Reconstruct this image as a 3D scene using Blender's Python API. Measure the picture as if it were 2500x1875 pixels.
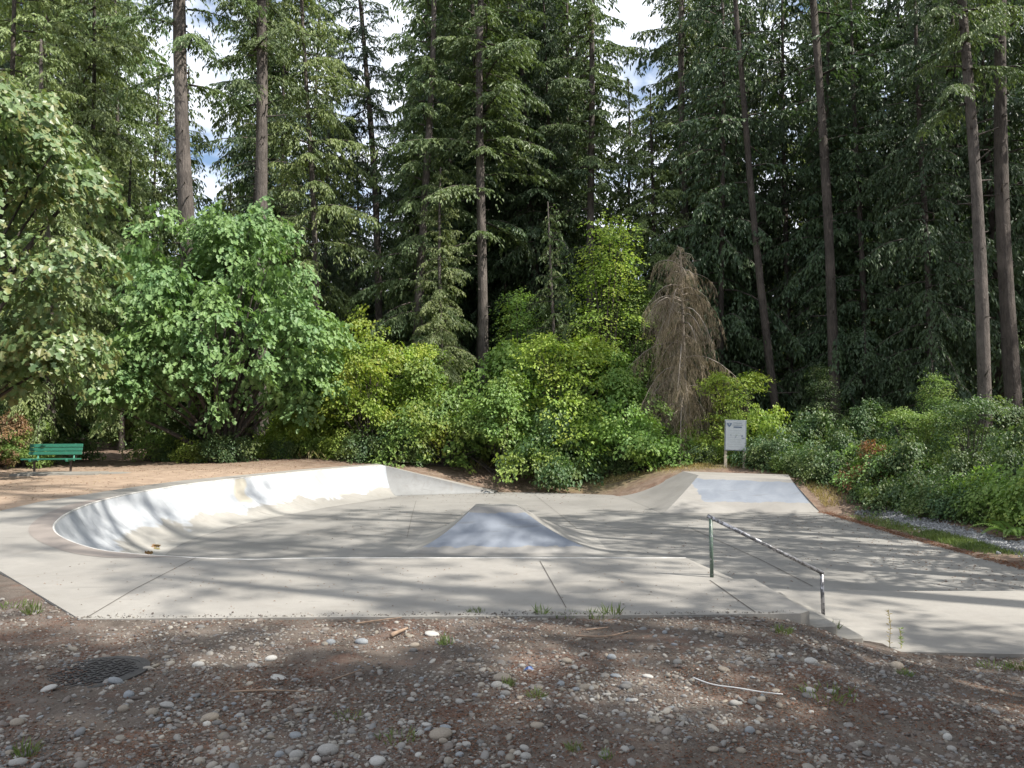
import bpy, math
import numpy as np
from math import radians, sin, cos, pi
from mathutils import Vector, Matrix

# ------------------------------------------------------------------ camera, sky, sun, exposure
for o in list(bpy.data.objects):
    bpy.data.objects.remove(o)
scene = bpy.context.scene
C = scene.collection

EYE = 1.6
FPX = 1878.0            # focal length in pixels of the 2500 px wide photograph
PITCH = radians(2.5)
cam_data = bpy.data.cameras.new('camera')
cam_data.sensor_width = 36.0
cam_data.lens = 36.0 * FPX / 2500.0
cam_data.clip_end = 2000.0
cam_data.clip_start = 0.05
cam = bpy.data.objects.new('camera', cam_data)
cam.location = (0, 0, EYE)
cam.rotation_euler = (pi / 2 + PITCH, 0, 0)
C.objects.link(cam)
scene.camera = cam

SUN_DIR = Vector((0.50, -0.20, 0.62)).normalized()      # towards the sun
sun_el = math.asin(SUN_DIR.z)
sun_data = bpy.data.lights.new('sun', 'SUN')
sun_data.energy = 5.0
sun_data.angle = radians(0.53)
sun_data.color = (1.0, 0.95, 0.86)
sun = bpy.data.objects.new('sun', sun_data)
sun.rotation_euler = SUN_DIR.to_track_quat('Z', 'Y').to_euler()
sun.location = (20, -10, 40)
C.objects.link(sun)

world = bpy.data.worlds.new('World')
scene.world = world
world.use_nodes = True
wn, wl = world.node_tree.nodes, world.node_tree.links
bg = wn['Background']
sky = wn.new('ShaderNodeTexSky')
sky.sky_type = 'NISHITA'
sky.sun_disc = False
sky.sun_elevation = sun_el
sky.sun_rotation = math.atan2(SUN_DIR.x, SUN_DIR.y)
tc = wn.new('ShaderNodeTexCoord')
mp = wn.new('ShaderNodeMapping'); mp.inputs['Scale'].default_value = (1.0, 1.0, 1.7)
mp.inputs['Location'].default_value = (0.35, 0.1, 0.2)
wl.new(tc.outputs['Generated'], mp.inputs['Vector'])
cn = wn.new('ShaderNodeTexNoise'); cn.inputs['Scale'].default_value = 5.5
cn.inputs['Detail'].default_value = 6; cn.inputs['Roughness'].default_value = 0.55
wl.new(mp.outputs['Vector'], cn.inputs['Vector'])
cr = wn.new('ShaderNodeValToRGB')
cr.color_ramp.elements[0].position = 0.34; cr.color_ramp.elements[1].position = 0.48
wl.new(cn.outputs['Fac'], cr.inputs['Fac'])
cm = wn.new('ShaderNodeMix'); cm.data_type = 'RGBA'
wl.new(cr.outputs['Color'], cm.inputs['Factor'])
wl.new(sky.outputs['Color'], cm.inputs['A'])
cm.inputs['B'].default_value = (7.4, 7.8, 8.5, 1)
wl.new(cm.outputs['Result'], bg.inputs['Color'])
bg.inputs['Strength'].default_value = 0.10

scene.view_settings.view_transform = 'Standard'
scene.view_settings.look = 'None'
scene.view_settings.gamma = 1.0
scene.view_settings.exposure = 0.92
scene.view_settings.use_curve_mapping = False
cy = scene.cycles
cy.max_bounces = 6; cy.diffuse_bounces = 3; cy.glossy_bounces = 2
cy.transmission_bounces = 4; cy.transparent_max_bounces = 6
cy.caustics_reflective = False; cy.caustics_refractive = False
cy.use_denoising = True
cy.denoiser = 'OPENIMAGEDENOISE'
cy.denoising_input_passes = 'RGB_ALBEDO_NORMAL'
cy.denoising_prefilter = 'ACCURATE'
cy.sample_clamp_indirect = 4.0

RNG = np.random.default_rng(7)

# ------------------------------------------------------------------ helpers
def ray(px, py):
    a, b = (px - 1250.0) / FPX, (937.5 - py) / FPX
    return np.array([a, cos(PITCH) - b * sin(PITCH), sin(PITCH) + b * cos(PITCH)])

def on_plane(px, py, z=0.0):
    """where the line of sight through a photograph pixel meets the level z"""
    d = ray(px, py); t = (z - EYE) / d[2]
    return np.array([d[0] * t, d[1] * t, z])

def at_depth(px, py, Y):
    d = ray(px, py); t = Y / d[1]
    return np.array([d[0] * t, Y, EYE + d[2] * t])

def tag(o, label=None, cat=None, group=None, kind=None):
    if label: o['label'] = label
    if cat: o['category'] = cat
    if group: o['group'] = group
    if kind: o['kind'] = kind
    return o

def mesh_np(name, V, faces, mats, smooth=False, midx=None):
    """V (N,3); faces: list of (F,k) int arrays; one Mesh datablock"""
    me = bpy.data.meshes.new(name)
    V = np.asarray(V, dtype=np.float32)
    if not isinstance(faces, (list, tuple)):
        faces = [faces]
    faces = [np.asarray(f, dtype=np.int32) for f in faces if len(f)]
    me.vertices.add(len(V)); me.vertices.foreach_set('co', V.ravel())
    nl = sum(f.size for f in faces); nf = sum(len(f) for f in faces)
    me.loops.add(nl); me.loops.foreach_set('vertex_index', np.concatenate([f.ravel() for f in faces]))
    tot = np.concatenate([np.full(len(f), f.shape[1], np.int32) for f in faces])
    me.polygons.add(nf)
    me.polygons.foreach_set('loop_start', np.concatenate([[0], np.cumsum(tot)[:-1]]).astype(np.int32))
    if midx is not None:
        me.polygons.foreach_set('material_index', np.asarray(midx, np.int32))
    me.polygons.foreach_set('use_smooth', np.full(nf, bool(smooth)))
    for m in (mats if isinstance(mats, (list, tuple)) else [mats]):
        me.materials.append(m)
    me.update(calc_edges=True)
    return me

def link(name, me, parent=None, loc=None):
    o = bpy.data.objects.new(name, me)
    C.objects.link(o)
    if parent is not None: o.parent = parent
    if loc is not None: o.location = loc
    return o

def empty(name, loc=(0, 0, 0), rz=0.0):
    o = bpy.data.objects.new(name, None)
    o.location = loc; o.rotation_euler = (0, 0, rz); o.empty_display_size = 0.2
    C.objects.link(o)
    return o

class MB:
    """collects boxes, tubes and polygons into one mesh"""
    def __init__(s): s.v, s.f = [], []
    def add(s, V, F):
        n = len(s.v); s.v += [tuple(p) for p in V]; s.f += [tuple(i + n for i in f) for f in F]
    def box(s, c, size, M=None, taper=1.0):
        x, y, z = [q / 2 for q in size]
        V = [(-x, -y, -z), (x, -y, -z), (x, y, -z), (-x, y, -z), (-x * taper, -y * taper, z), (x * taper, -y * taper, z), (x * taper, y * taper, z), (-x * taper, y * taper, z)]
        if M is not None: V = [M @ Vector(p) for p in V]
        s.add([(p[0] + c[0], p[1] + c[1], p[2] + c[2]) for p in V],
              [(0, 3, 2, 1), (4, 5, 6, 7), (0, 1, 5, 4), (1, 2, 6, 5), (2, 3, 7, 6), (3, 0, 4, 7)])
    def tube(s, pts, r, n=10, cap=True):
        pts = [Vector(p) for p in pts]; r = [r] * len(pts) if not hasattr(r, '__len__') else r
        V, F = [], []
        up = None
        for i, p in enumerate(pts):
            t = (pts[min(i + 1, len(pts) - 1)] - pts[max(i - 1, 0)]).normalized()
            if up is None: up = Vector((0, 0, 1)) if abs(t.z) < 0.9 else Vector((1, 0, 0))
            u = t.cross(up).normalized(); w = u.cross(t).normalized(); up = w
            for k in range(n):
                a = 2 * pi * k / n
                V.append(p + (u * cos(a) + w * sin(a)) * r[i])
        for i in range(len(pts) - 1):
            for k in range(n):
                a, b = i * n + k, i * n + (k + 1) % n
                F.append((a, b, b + n, a + n))
        if cap:
            F.append(tuple(range(n))[::-1]); F.append(tuple((len(pts) - 1) * n + k for k in range(n)))
        s.add(V, F)
    def mesh(s, name, mat, smooth=False, bevel=0):
        me = bpy.data.meshes.new(name); me.from_pydata([tuple(p) for p in s.v], [], s.f)
        for m in (mat if isinstance(mat, (list, tuple)) else [mat]): me.materials.append(m)
        if bevel:
            import bmesh
            bm = bmesh.new(); bm.from_mesh(me)
            bmesh.ops.bevel(bm, geom=[e for e in bm.edges], offset=bevel, segments=1, affect='EDGES', profile=0.5)
            bm.to_mesh(me); bm.free()
        if smooth:
            me.polygons.foreach_set('use_smooth', [True] * len(me.polygons))
        me.update()
        return me
    def build(s, name, mat, parent=None, loc=None, smooth=False, bevel=0):
        return link(name, s.mesh(name, mat, smooth, bevel), parent, loc)

def catmull(P, n):
    P = np.asarray(P, float); out = []
    for i in range(len(P) - 1):
        p0, p1, p2, p3 = P[max(i - 1, 0)], P[i], P[i + 1], P[min(i + 2, len(P) - 1)]
        for t in np.linspace(0, 1, n, endpoint=False):
            out.append(0.5 * ((2 * p1) + (-p0 + p2) * t + (2 * p0 - 5 * p1 + 4 * p2 - p3) * t * t + (-p0 + 3 * p1 - 3 * p2 + p3) * t ** 3))
    out.append(P[-1])
    return np.array(out)

def resample(P, n):
    P = np.asarray(P, float)
    d = np.concatenate([[0], np.cumsum(np.linalg.norm(np.diff(P, axis=0), axis=1))])
    s = np.linspace(0, d[-1], n)
    return np.stack([np.interp(s, d, P[:, k]) for k in range(P.shape[1])], 1)

def in_poly(x, y, poly):
    inside = np.zeros(x.shape, bool)
    n = len(poly)
    for i in range(n):
        x1, y1 = poly[i][:2]; x2, y2 = poly[(i + 1) % n][:2]
        if y1 == y2: continue
        c = ((y1 > y) != (y2 > y)) & (x < (x2 - x1) * (y - y1) / (y2 - y1) + x1)
        inside ^= c
    return inside

def dist_poly(x, y, poly):
    d = np.full(x.shape, 1e9)
    n = len(poly)
    for i in range(n):
        x1, y1 = poly[i][:2]; x2, y2 = poly[(i + 1) % n][:2]
        L = (x2 - x1) ** 2 + (y2 - y1) ** 2 + 1e-9
        t = np.clip(((x - x1) * (x2 - x1) + (y - y1) * (y2 - y1)) / L, 0, 1)
        d = np.minimum(d, np.hypot(x - x1 - t * (x2 - x1), y - y1 - t * (y2 - y1)))
    return d

def smooth(a, b, x):
    t = np.clip((x - a) / (b - a), 0, 1); return t * t * (3 - 2 * t)

# ------------------------------------------------------------------ materials
class NT:
    def __init__(s, name):
        s.m = bpy.data.materials.new(name); s.m.use_nodes = True
        s.n, s.l = s.m.node_tree.nodes, s.m.node_tree.links
        s.b = s.n['Principled BSDF']; s.out = s.n['Material Output']
    def new(s, t, **kw):
        x = s.n.new(t)
        for k, v in kw.items():
            if k in x.inputs: x.inputs[k].default_value = v
            else: setattr(x, k, v)
        return x
    def noise(s, scale, detail=4, rough=0.55, vec=None, dist=0.0):
        x = s.n.new('ShaderNodeTexNoise'); x.inputs['Scale'].default_value = scale; x.inputs['Detail'].default_value = detail
        x.inputs['Roughness'].default_value = rough; x.inputs['Distortion'].default_value = dist
        if vec is not None: s.l.new(vec, x.inputs['Vector'])
        return x.outputs['Fac']
    def ramp(s, fac, a, b, ca=(0, 0, 0, 1), cb=(1, 1, 1, 1)):
        x = s.n.new('ShaderNodeValToRGB'); e = x.color_ramp.elements
        e[0].position, e[1].position, e[0].color, e[1].color = a, b, ca, cb
        s.l.new(fac, x.inputs['Fac']); return x.outputs['Color']
    def mix(s, fac, a, b, mode='MIX'):
        x = s.n.new('ShaderNodeMix'); x.data_type = 'RGBA'; x.blend_type = mode
        for i, v in (('Factor', fac), ('A', a), ('B', b)):
            if isinstance(v, (tuple, list)): x.inputs[i].default_value = (*v[:3], 1)
            elif isinstance(v, (int, float)): x.inputs[i].default_value = v
            else: s.l.new(v, x.inputs[i])
        return x.outputs['Result']
    def math(s, op, a, b=0.0, clamp=False):
        x = s.n.new('ShaderNodeMath'); x.operation = op; x.use_clamp = clamp
        for i, v in ((0, a), (1, b)):
            if isinstance(v, (int, float)): x.inputs[i].default_value = v
            else: s.l.new(v, x.inputs[i])
        return x.outputs[0]
    def pos(s):
        return s.n.new('ShaderNodeNewGeometry').outputs['Position']
    def sep(s, v):
        x = s.n.new('ShaderNodeSeparateXYZ'); s.l.new(v, x.inputs[0]); return x.outputs
    def bump(s, h, strength=0.3, dist=0.02):
        x = s.n.new('ShaderNodeBump'); x.inputs['Strength'].default_value = strength; x.inputs['Distance'].default_value = dist
        s.l.new(h, x.inputs['Height']); s.l.new(x.outputs['Normal'], s.b.inputs['Normal'])
    def color(s, c):
        if isinstance(c, (tuple, list)): s.b.inputs['Base Color'].default_value = (*c[:3], 1)
        else: s.l.new(c, s.b.inputs['Base Color'])
    def set(s, **kw):
        for k, v in kw.items(): s.b.inputs[k.replace('_', ' ')].default_value = v

def concrete(name, base, dirt=0.5, paint=None):
    t = NT(name); p = t.pos()
    c = t.mix(t.ramp(t.noise(0.55, 5, 0.6, p, 0.6), 0.3, 0.72), tuple(q * 0.74 for q in base), tuple(min(q * 1.14, 1) for q in base))
    mot = t.ramp(t.noise(7.0, 5, 0.7, p, 0.8), 0.35, 0.68)
    c = t.mix(t.math('MULTIPLY', mot, 0.30), c, tuple(q * 0.72 for q in base))
    st = t.ramp(t.noise(2.3, 6, 0.7, p, 1.2), 0.52, 0.75)
    c = t.mix(t.math('MULTIPLY', st, 0.35 * dirt), c, (0.12, 0.105, 0.09))
    stain = t.ramp(t.noise(0.9, 3, 0.5, p, 2.0), 0.60, 0.70)
    c = t.mix(t.math('MULTIPLY', stain, 0.42 * dirt), c, (0.16, 0.135, 0.11))
    sp = t.ramp(t.noise(95, 2, 0.6, p), 0.60, 0.72)
    c = t.mix(t.math('MULTIPLY', sp, 0.22), c, (0.09, 0.085, 0.08))
    sp2 = t.ramp(t.noise(120, 2, 0.6, p), 0.63, 0.75)
    c = t.mix(t.math('MULTIPLY', sp2, 0.18), c, (0.42, 0.40, 0.37))
    if paint: c = paint(t, p, c)
    for ang, sx, sy, th in ((0.5, 0.9, 11.0, 0.63), (-0.7, 1.3, 14.0, 0.65), (1.4, 0.7, 9.0, 0.66)):      # wheel scuffs
        mpn = t.n.new('ShaderNodeMapping'); mpn.inputs['Rotation'].default_value = (0, 0, ang); mpn.inputs['Scale'].default_value = (sx, sy, sx); t.l.new(p, mpn.inputs['Vector'])
        c = t.mix(t.math('MULTIPLY', t.ramp(t.noise(1.0, 4, 0.55, mpn.outputs['Vector'], 0.3), th, th + 0.07), 0.30), c, (0.10, 0.096, 0.09))
    t.color(c); t.set(Roughness=0.82)
    t.bump(t.math('ADD', t.noise(60, 4, 0.7, p), t.math('MULTIPLY', t.noise(6, 3, 0.5, p), 0.6)), 0.25, 0.012)
    return t.m

PAINT = (0.40, 0.45, 0.52)
def paint_bowl(t, p, c):
    x, y, z = t.sep(p)
    n = t.math('MULTIPLY', t.math('SUBTRACT', t.noise(0.9, 3, 0.6, p, 0.5), 0.5), 0.75)
    lvl = t.math('ADD', z, n)
    m = t.ramp(t.math('MULTIPLY', t.math('ADD', lvl, 1.0), 1.0), 0.24, 0.30)
    pc = t.mix(t.ramp(t.noise(1.4, 4, 0.6, p, 0.4), 0.4, 0.6), (0.31, 0.33, 0.358), (0.42, 0.436, 0.458))
    pc = t.mix(t.ramp(t.noise(0.75, 2, 0.4, p), 0.66, 0.69), pc, (0.38, 0.35, 0.29))
    return t.mix(t.math('MULTIPLY', m, 0.9), c, pc)
def paint_patch(lo, hi, x0=None, x1=None):
    def f(t, p, c):
        x, y, z = t.sep(p)
        n = t.math('MULTIPLY', t.math('SUBTRACT', t.noise(3.0, 3, 0.6, p, 0.3), 0.5), 0.10)
        zz = t.math('ADD', z, n)
        m = t.math('MULTIPLY', t.math('GREATER_THAN', zz, lo), t.math('LESS_THAN', zz, hi))
        if x0 is not None:
            xn = t.math('ADD', x, t.math('MULTIPLY', n, 3.0))
            m = t.math('MULTIPLY', m, t.math('MULTIPLY', t.math('GREATER_THAN', xn, x0), t.math('LESS_THAN', xn, x1)))
        pc = t.mix(t.ramp(t.noise(2.0, 4, 0.6, p, 0.4), 0.35, 0.65), (0.140, 0.160, 0.195), (0.185, 0.206, 0.240))
        pc = t.mix(t.math('MULTIPLY', t.ramp(t.noise(9.0, 5, 0.7, p, 0.8), 0.56, 0.7), 0.4), pc, (0.13, 0.15, 0.175))
        return t.mix(t.math('MULTIPLY', m, 0.93), c, pc)
    return f

M_deck = concrete('deck_concrete', (0.248, 0.234, 0.213))
M_floor = concrete('floor_concrete', (0.212, 0.203, 0.188))
M_bowl = concrete('bowl_concrete', (0.28, 0.268, 0.245), 0.6, paint_bowl)
M_wall = concrete('wall_concrete', (0.23, 0.232, 0.23), 1.3)
M_pyr = concrete('pyramid_concrete', (0.25, 0.238, 0.218))
M_pyr_blue = concrete('pyramid_paint', (0.23, 0.22, 0.205), 0.5, paint_patch(-0.86, -0.32))
M_bank_blue = concrete('bank_paint', (0.25, 0.238, 0.22), 0.5, paint_patch(-0.72, -0.22, 5.3, 8.1))
M_band = concrete('coping_band', (0.225, 0.195, 0.175))
M_old = concrete('old_concrete', (0.23, 0.218, 0.195), 1.5)

def plain(name, c, rough=0.7, metal=0.0, var=0.15, scale=8.0, bump=0.0):
    t = NT(name); p = t.n.new('ShaderNodeTexCoord').outputs['Object']
    t.color(t.mix(t.ramp(t.noise(scale, 4, 0.6, p), 0.3, 0.7), tuple(q * (1 - var) for q in c), tuple(min(1, q * (1 + var)) for q in c)))
    t.set(Roughness=rough, Metallic=metal)
    if bump: t.bump(t.noise(scale * 6, 4, 0.6, p), bump, 0.01)
    return t.m

def bark(name, c1, c2, moss=0.0):
    t = NT(name); p = t.n.new('ShaderNodeTexCoord').outputs['Object']
    mpn = t.n.new('ShaderNodeMapping'); mpn.inputs['Scale'].default_value = (7, 7, 1.3); t.l.new(p, mpn.inputs['Vector'])
    v = mpn.outputs['Vector']
    n = t.noise(2.2, 6, 0.65, v, 0.8)
    c = t.mix(t.ramp(n, 0.35, 0.65), c1, c2)
    c = t.mix(t.ramp(t.noise(1.1, 3, 0.5, p), 0.45, 0.7), c, tuple(min(1, q * 1.25) for q in c2))
    if moss: c = t.mix(t.math('MULTIPLY', t.ramp(t.noise(0.9, 4, 0.6, p), 0.45, 0.58), moss), c, (0.30, 0.27, 0.03))
    t.color(c); t.set(Roughness=0.95); t.bump(n, 1.0, 0.09)
    return t.m

M_bark = bark('fir_bark', (0.050, 0.042, 0.037), (0.125, 0.106, 0.094))
M_bark_dark = bark('dark_bark', (0.035, 0.028, 0.024), (0.085, 0.070, 0.060))
M_bark_moss = bark('mossy_bark', (0.10, 0.085, 0.06), (0.20, 0.17, 0.11), 0.9)
M_bark_pale = bark('pale_bark', (0.12, 0.10, 0.085), (0.26, 0.23, 0.20))
M_dead_wood = plain('dead_wood', (0.25, 0.215, 0.18), 0.95, 0, 0.25, 5)
M_stick = plain('stick_wood', (0.20, 0.14, 0.10), 0.9, 0, 0.3, 20)

def foliage(name, c1, c2, trans=0.30, patch=None, patch_amt=0.0, patch_scale=0.7, rough=0.5, spec=0.4):
    """leaf material: each leaf its own tint, clumps of tint, a little light through the leaf"""
    t = NT(name)
    g = t.n.new('ShaderNodeNewGeometry')
    oi = t.n.new('ShaderNodeObjectInfo')
    oc = t.n.new('ShaderNodeTexCoord').outputs['Object']
    c = t.mix(g.outputs['Random Per Island'], c1, c2)
    big = t.ramp(t.noise(0.9, 2, 0.5, oc), 0.35, 0.65)
    c = t.mix(t.math('MULTIPLY', big, 0.5), c, tuple(min(1, q * k) for q, k in zip(c2, (1.25, 1.15, 0.9))))
    if patch:
        m = t.ramp(t.math('ADD', t.noise(patch_scale, 3, 0.55, oc, 0.4), t.math('MULTIPLY', t.math('SUBTRACT', g.outputs['Random Per Island'], 0.5), 0.14)), 0.5, 0.62)
        c = t.mix(t.math('MULTIPLY', m, patch_amt), c, patch)
    hsv = t.n.new('ShaderNodeHueSaturation')
    t.l.new(t.math('ADD', t.math('MULTIPLY', oi.outputs['Random'], 0.016), 0.492), hsv.inputs['Hue'])
    t.l.new(t.math('ADD', t.math('MULTIPLY', oi.outputs['Random'], 0.3), 0.85), hsv.inputs['Value'])
    t.l.new(c, hsv.inputs['Color'])
    t.color(hsv.outputs['Color']); t.set(Roughness=rough)
    t.b.inputs['Specular IOR Level'].default_value = spec
    tr = t.n.new('ShaderNodeBsdfTranslucent')
    br = t.mix(1.0, hsv.outputs['Color'], (1.35, 1.45, 0.75), 'MULTIPLY')
    t.l.new(br, tr.inputs['Color'])
    ms = t.n.new('ShaderNodeMixShader'); ms.inputs[0].default_value = trans
    t.l.new(t.b.outputs[0], ms.inputs[1]); t.l.new(tr.outputs[0], ms.inputs[2]); t.l.new(ms.outputs[0], t.out.inputs['Surface'])
    return t.m

F_fir = foliage('fir_needles', (0.062, 0.110, 0.050), (0.131, 0.181, 0.075), 0.25)
F_hem = foliage('hemlock_needles', (0.098, 0.152, 0.064), (0.200, 0.248, 0.105), 0.28)
F_shade = foliage('shaded_needles', (0.030, 0.058, 0.032), (0.066, 0.104, 0.050), 0.22)  # the wood's inner shade is put into this darker needle colour
F_cedar = foliage('cedar_sprays', (0.056, 0.106, 0.044), (0.119, 0.181, 0.069), 0.28, (0.16, 0.15, 0.05), 0.4)
F_maple = foliage('maple_leaves', (0.084, 0.160, 0.066), (0.165, 0.252, 0.100), 0.30, rough=0.5, spec=0.35)
F_maple2 = foliage('broad_maple_leaves', (0.085, 0.150, 0.068), (0.160, 0.240, 0.110), 0.28, (0.34, 0.20, 0.06), 0.30, 3.2, 0.42, 0.5)
F_yel = foliage('yellowing_leaves', (0.135, 0.230, 0.045), (0.250, 0.340, 0.065), 0.38, (0.38, 0.30, 0.06), 0.30, 0.8)
F_grn = foliage('green_leaves', (0.098, 0.190, 0.054), (0.190, 0.300, 0.080), 0.36, (0.24, 0.26, 0.05), 0.45)
F_lime = foliage('lime_leaves', (0.150, 0.250, 0.056), (0.281, 0.362, 0.075), 0.38, (0.33, 0.31, 0.05), 0.4)
F_under_shade = foliage('shaded_brush_leaves', (0.034, 0.074, 0.034), (0.088, 0.145, 0.055), 0.3, (0.17, 0.19, 0.06), 0.45, 1.3)  # leaf green darkened to carry the shade in brush and understorey
F_red = foliage('red_leaves', (0.10, 0.050, 0.028), (0.20, 0.085, 0.045), 0.3, (0.10, 0.16, 0.05), 0.9, 1.6)
F_brown = foliage('brown_dry_leaves', (0.13, 0.075, 0.045), (0.24, 0.145, 0.085), 0.25, (0.08, 0.12, 0.045), 0.6, 1.5)
F_dead = foliage('dead_twigs', (0.13, 0.108, 0.084), (0.27, 0.226, 0.172), 0.08, spec=0.1)
F_grass = foliage('grass_blades', (0.085, 0.14, 0.04), (0.17, 0.22, 0.075), 0.3)
F_dry = foliage('dry_grass', (0.24, 0.20, 0.08), (0.40, 0.33, 0.15), 0.25, (0.13, 0.17, 0.05), 0.6)
F_fern = foliage('fern_leaves', (0.10, 0.18, 0.045), (0.17, 0.26, 0.07), 0.3)
F_moss = foliage('litter_bits', (0.085, 0.046, 0.032), (0.205, 0.120, 0.085), 0.1, spec=0.1)
# ------------------------------------------------------------------ the skate park
ZF = -0.94                       # level of the riding floor; the decks are at z = 0
def Q(px, py, z=0.0): return on_plane(px, py, z)

# rim of the bowl: far wedge wall, hip, long curved wall, near curve, straight deck edge
hip = Q(930, 1135)
foot = Q(1205, 1203, ZF)
wedge = np.array([foot + (hip - foot) * t for t in np.linspace(0, 1, 5)])
wedge[0, 2] = ZF + 0.02
rim_px = [(830, 1143), (720, 1152.5), (600, 1165), (511, 1175), (448, 1183), (385, 1193), (321, 1204), (258, 1218), (211, 1232),
          (163, 1253), (140, 1270), (130, 1286), (138, 1302), (165, 1318), (210, 1334), (260, 1345), (350, 1354), (450, 1360), (540, 1364), (620, 1365.5),
          (720, 1363), (900, 1362), (1200, 1362), (1500, 1362), (1674, 1362)]
rim_c = np.array([hip] + [Q(*p) for p in rim_px])
rim_a = resample(wedge, 24)
rim_b = resample(catmull(rim_c, 8), 220)
rim = np.vstack([rim_a[:-1], rim_b])
nr = len(rim)
# inward normals, smoothed so that the wall turns softly in the corner
tang = np.gradient(rim[:, :2], axis=0); tang /= np.linalg.norm(tang, axis=1)[:, None]
nin = np.stack([-tang[:, 1], tang[:, 0]], 1)
seg = np.concatenate([[0], np.cumsum(np.linalg.norm(np.diff(rim[:, :2], axis=0), axis=1))])
nsm = np.zeros_like(nin)
for i in range(nr):
    w = np.exp(-((seg - seg[i]) / 0.75) ** 2)
    nsm[i] = (nin * w[:, None]).sum(0)
nin = nsm / np.linalg.norm(nsm, axis=1)[:, None]
if nin[120, 0] < 0: nin = -nin
K = 14
prof = []
for i in range(nr):
    d = rim[i, 2] - ZF
    phi = radians(80 if i < 20 else 80 - min(12, (i - 20) * 1.0))
    R = d / (1 - cos(phi))
    al = np.linspace(phi, 0, K)
    off = R * (sin(phi) - np.sin(al)); zz = ZF + R * (1 - np.cos(al))
    # slumped lip: small rounded coping edge
    prof.append(np.stack([rim[i, 0] + nin[i, 0] * off, rim[i, 1] + nin[i, 1] * off, zz], 1))
prof = np.array(prof)
V = prof.reshape(-1, 3)
F = [(i * K + k, i * K + k + 1, (i + 1) * K + k + 1, (i + 1) * K + k) for i in range(nr - 1) for k in range(K - 1)]
mi = [1 if i < 22 else 0 for i in range(nr - 1) for k in range(K - 1)]
bowl = link('skate_bowl', mesh_np('skate_bowl', V, np.array(F), [M_bowl, M_wall], True, mi))
tag(bowl, 'curved concrete bowl wall painted pale blue-grey, sweeping round from the near deck', 'skate bowl')

# outer edge of the decks, matched to the rim by hand
out_pts = [Q(880, 1130), Q(733, 1146), Q(575, 1161), Q(448, 1172.5), Q(353, 1185), Q(258, 1199), Q(179, 1212), Q(100, 1224), Q(0, 1247),
           np.array([-8.95, 12.0, 0]), np.array([-7.6, 10.25, 0]), Q(0, 1394), Q(194, 1511)]
out_ctl = [(0, foot + np.array([0.15, 0.42, 0.0])), (23, np.array([hip[0] - 0.25, hip[1] + 0.75, 0]))]
for p in out_pts:
    k = int(np.argmin(np.hypot(rim[:, 0] - p[0], rim[:, 1] - p[1])))
    if k > out_ctl[-1][0] + 2: out_ctl.append((k, p))
out_ctl.append((nr - 1, Q(1725, 1500.5)))
ci = np.array([c[0] for c in out_ctl], float); cv = np.array([c[1] for c in out_ctl])
ii = np.arange(nr)
outer = np.stack([np.interp(ii, ci, cv[:, k]) for k in range(3)], 1)
outer[:23, 2] = rim[:23, 2]
outer[23:, 2] = 0.0
W = 5
V, F = [], []
for i in range(nr):
    for k in range(W): V.append(rim[i] + (outer[i] - rim[i]) * k / (W - 1))
    V.append(outer[i] - np.array([0, 0, 0.30]))
W1 = W + 1
for i in range(nr - 1):
    for k in range(W): F.append((i * W1 + k, (i + 1) * W1 + k, (i + 1) * W1 + k + 1, i * W1 + k + 1))
deck = link('concrete_deck', mesh_np('concrete_deck', V, np.array(F), M_deck))
tag(deck, kind='structure')
# tinted band of concrete along the near curve of the rim
V, F, nb_ = [], [], 0
ib0, ib1, ib2, ib3 = [int(np.argmin(np.hypot(rim[:, 0] - Q(*q)[0], rim[:, 1] - Q(*q)[1]))) for q in ((321, 1204), (200, 1236), (300, 1350), (450, 1360))]
for i in range(ib0, ib3 + 1):
    o = (outer[i] - rim[i]); o /= np.linalg.norm(o) + 1e-9
    wd = 0.30 * smooth(ib0, ib1, i) * (1 - smooth(ib2, ib3, i)) + 0.005
    V += [rim[i] + np.array([0, 0, 0.003]), rim[i] + o * wd + np.array([0, 0, 0.003])]
F = [(2 * i, 2 * i + 2, 2 * i + 3, 2 * i + 1) for i in range(len(V) // 2 - 1)]
link('coping_band', mesh_np('coping_band', V, np.array(F), M_band), bowl)
M_cope = plain('coping_edge', (0.46, 0.45, 0.43), 0.5, 0.0, 0.3, 6)
mbt = MB(); mbt.tube([rim[i] + np.array([0, 0, -0.010]) for i in range(24, nr, 1)], 0.016, 6)
mbt.build('coping_edge', M_cope, bowl, smooth=True)

# the rest of the deck up to the steps
A0 = Q(1674, 1362); A1 = Q(1762, 1413); A2 = Q(1840, 1413); A3 = Q(1976, 1491); A4 = Q(1955, 1497.5); A5 = Q(1725, 1500.5)
mb = MB()
top = [A0, A1, A2, A3, A4, A5]
nt_ = len(top)
mb.add(top, [tuple(range(nt_))[::-1]])
low = [p - np.array([0, 0, 0.45]) for p in top]
mb.add(top + low, [(i, (i + 1) % nt_, (i + 1) % nt_ + nt_, i + nt_) for i in range(nt_ - 1)])
link_deck = mb.build('deck_end', M_deck, deck)
C0 = Q(1792, 1413, -0.15)
mb = MB(); mb.add([A0, A1, C0, A0 - np.array([0, 0, .9]), A1 - np.array([0, 0, .9]), C0 - np.array([0, 0, .8])], [(0, 1, 2), (0, 2, 5, 3), (1, 4, 5, 2)])
mb.build('deck_chamfer', M_deck, deck)

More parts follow.
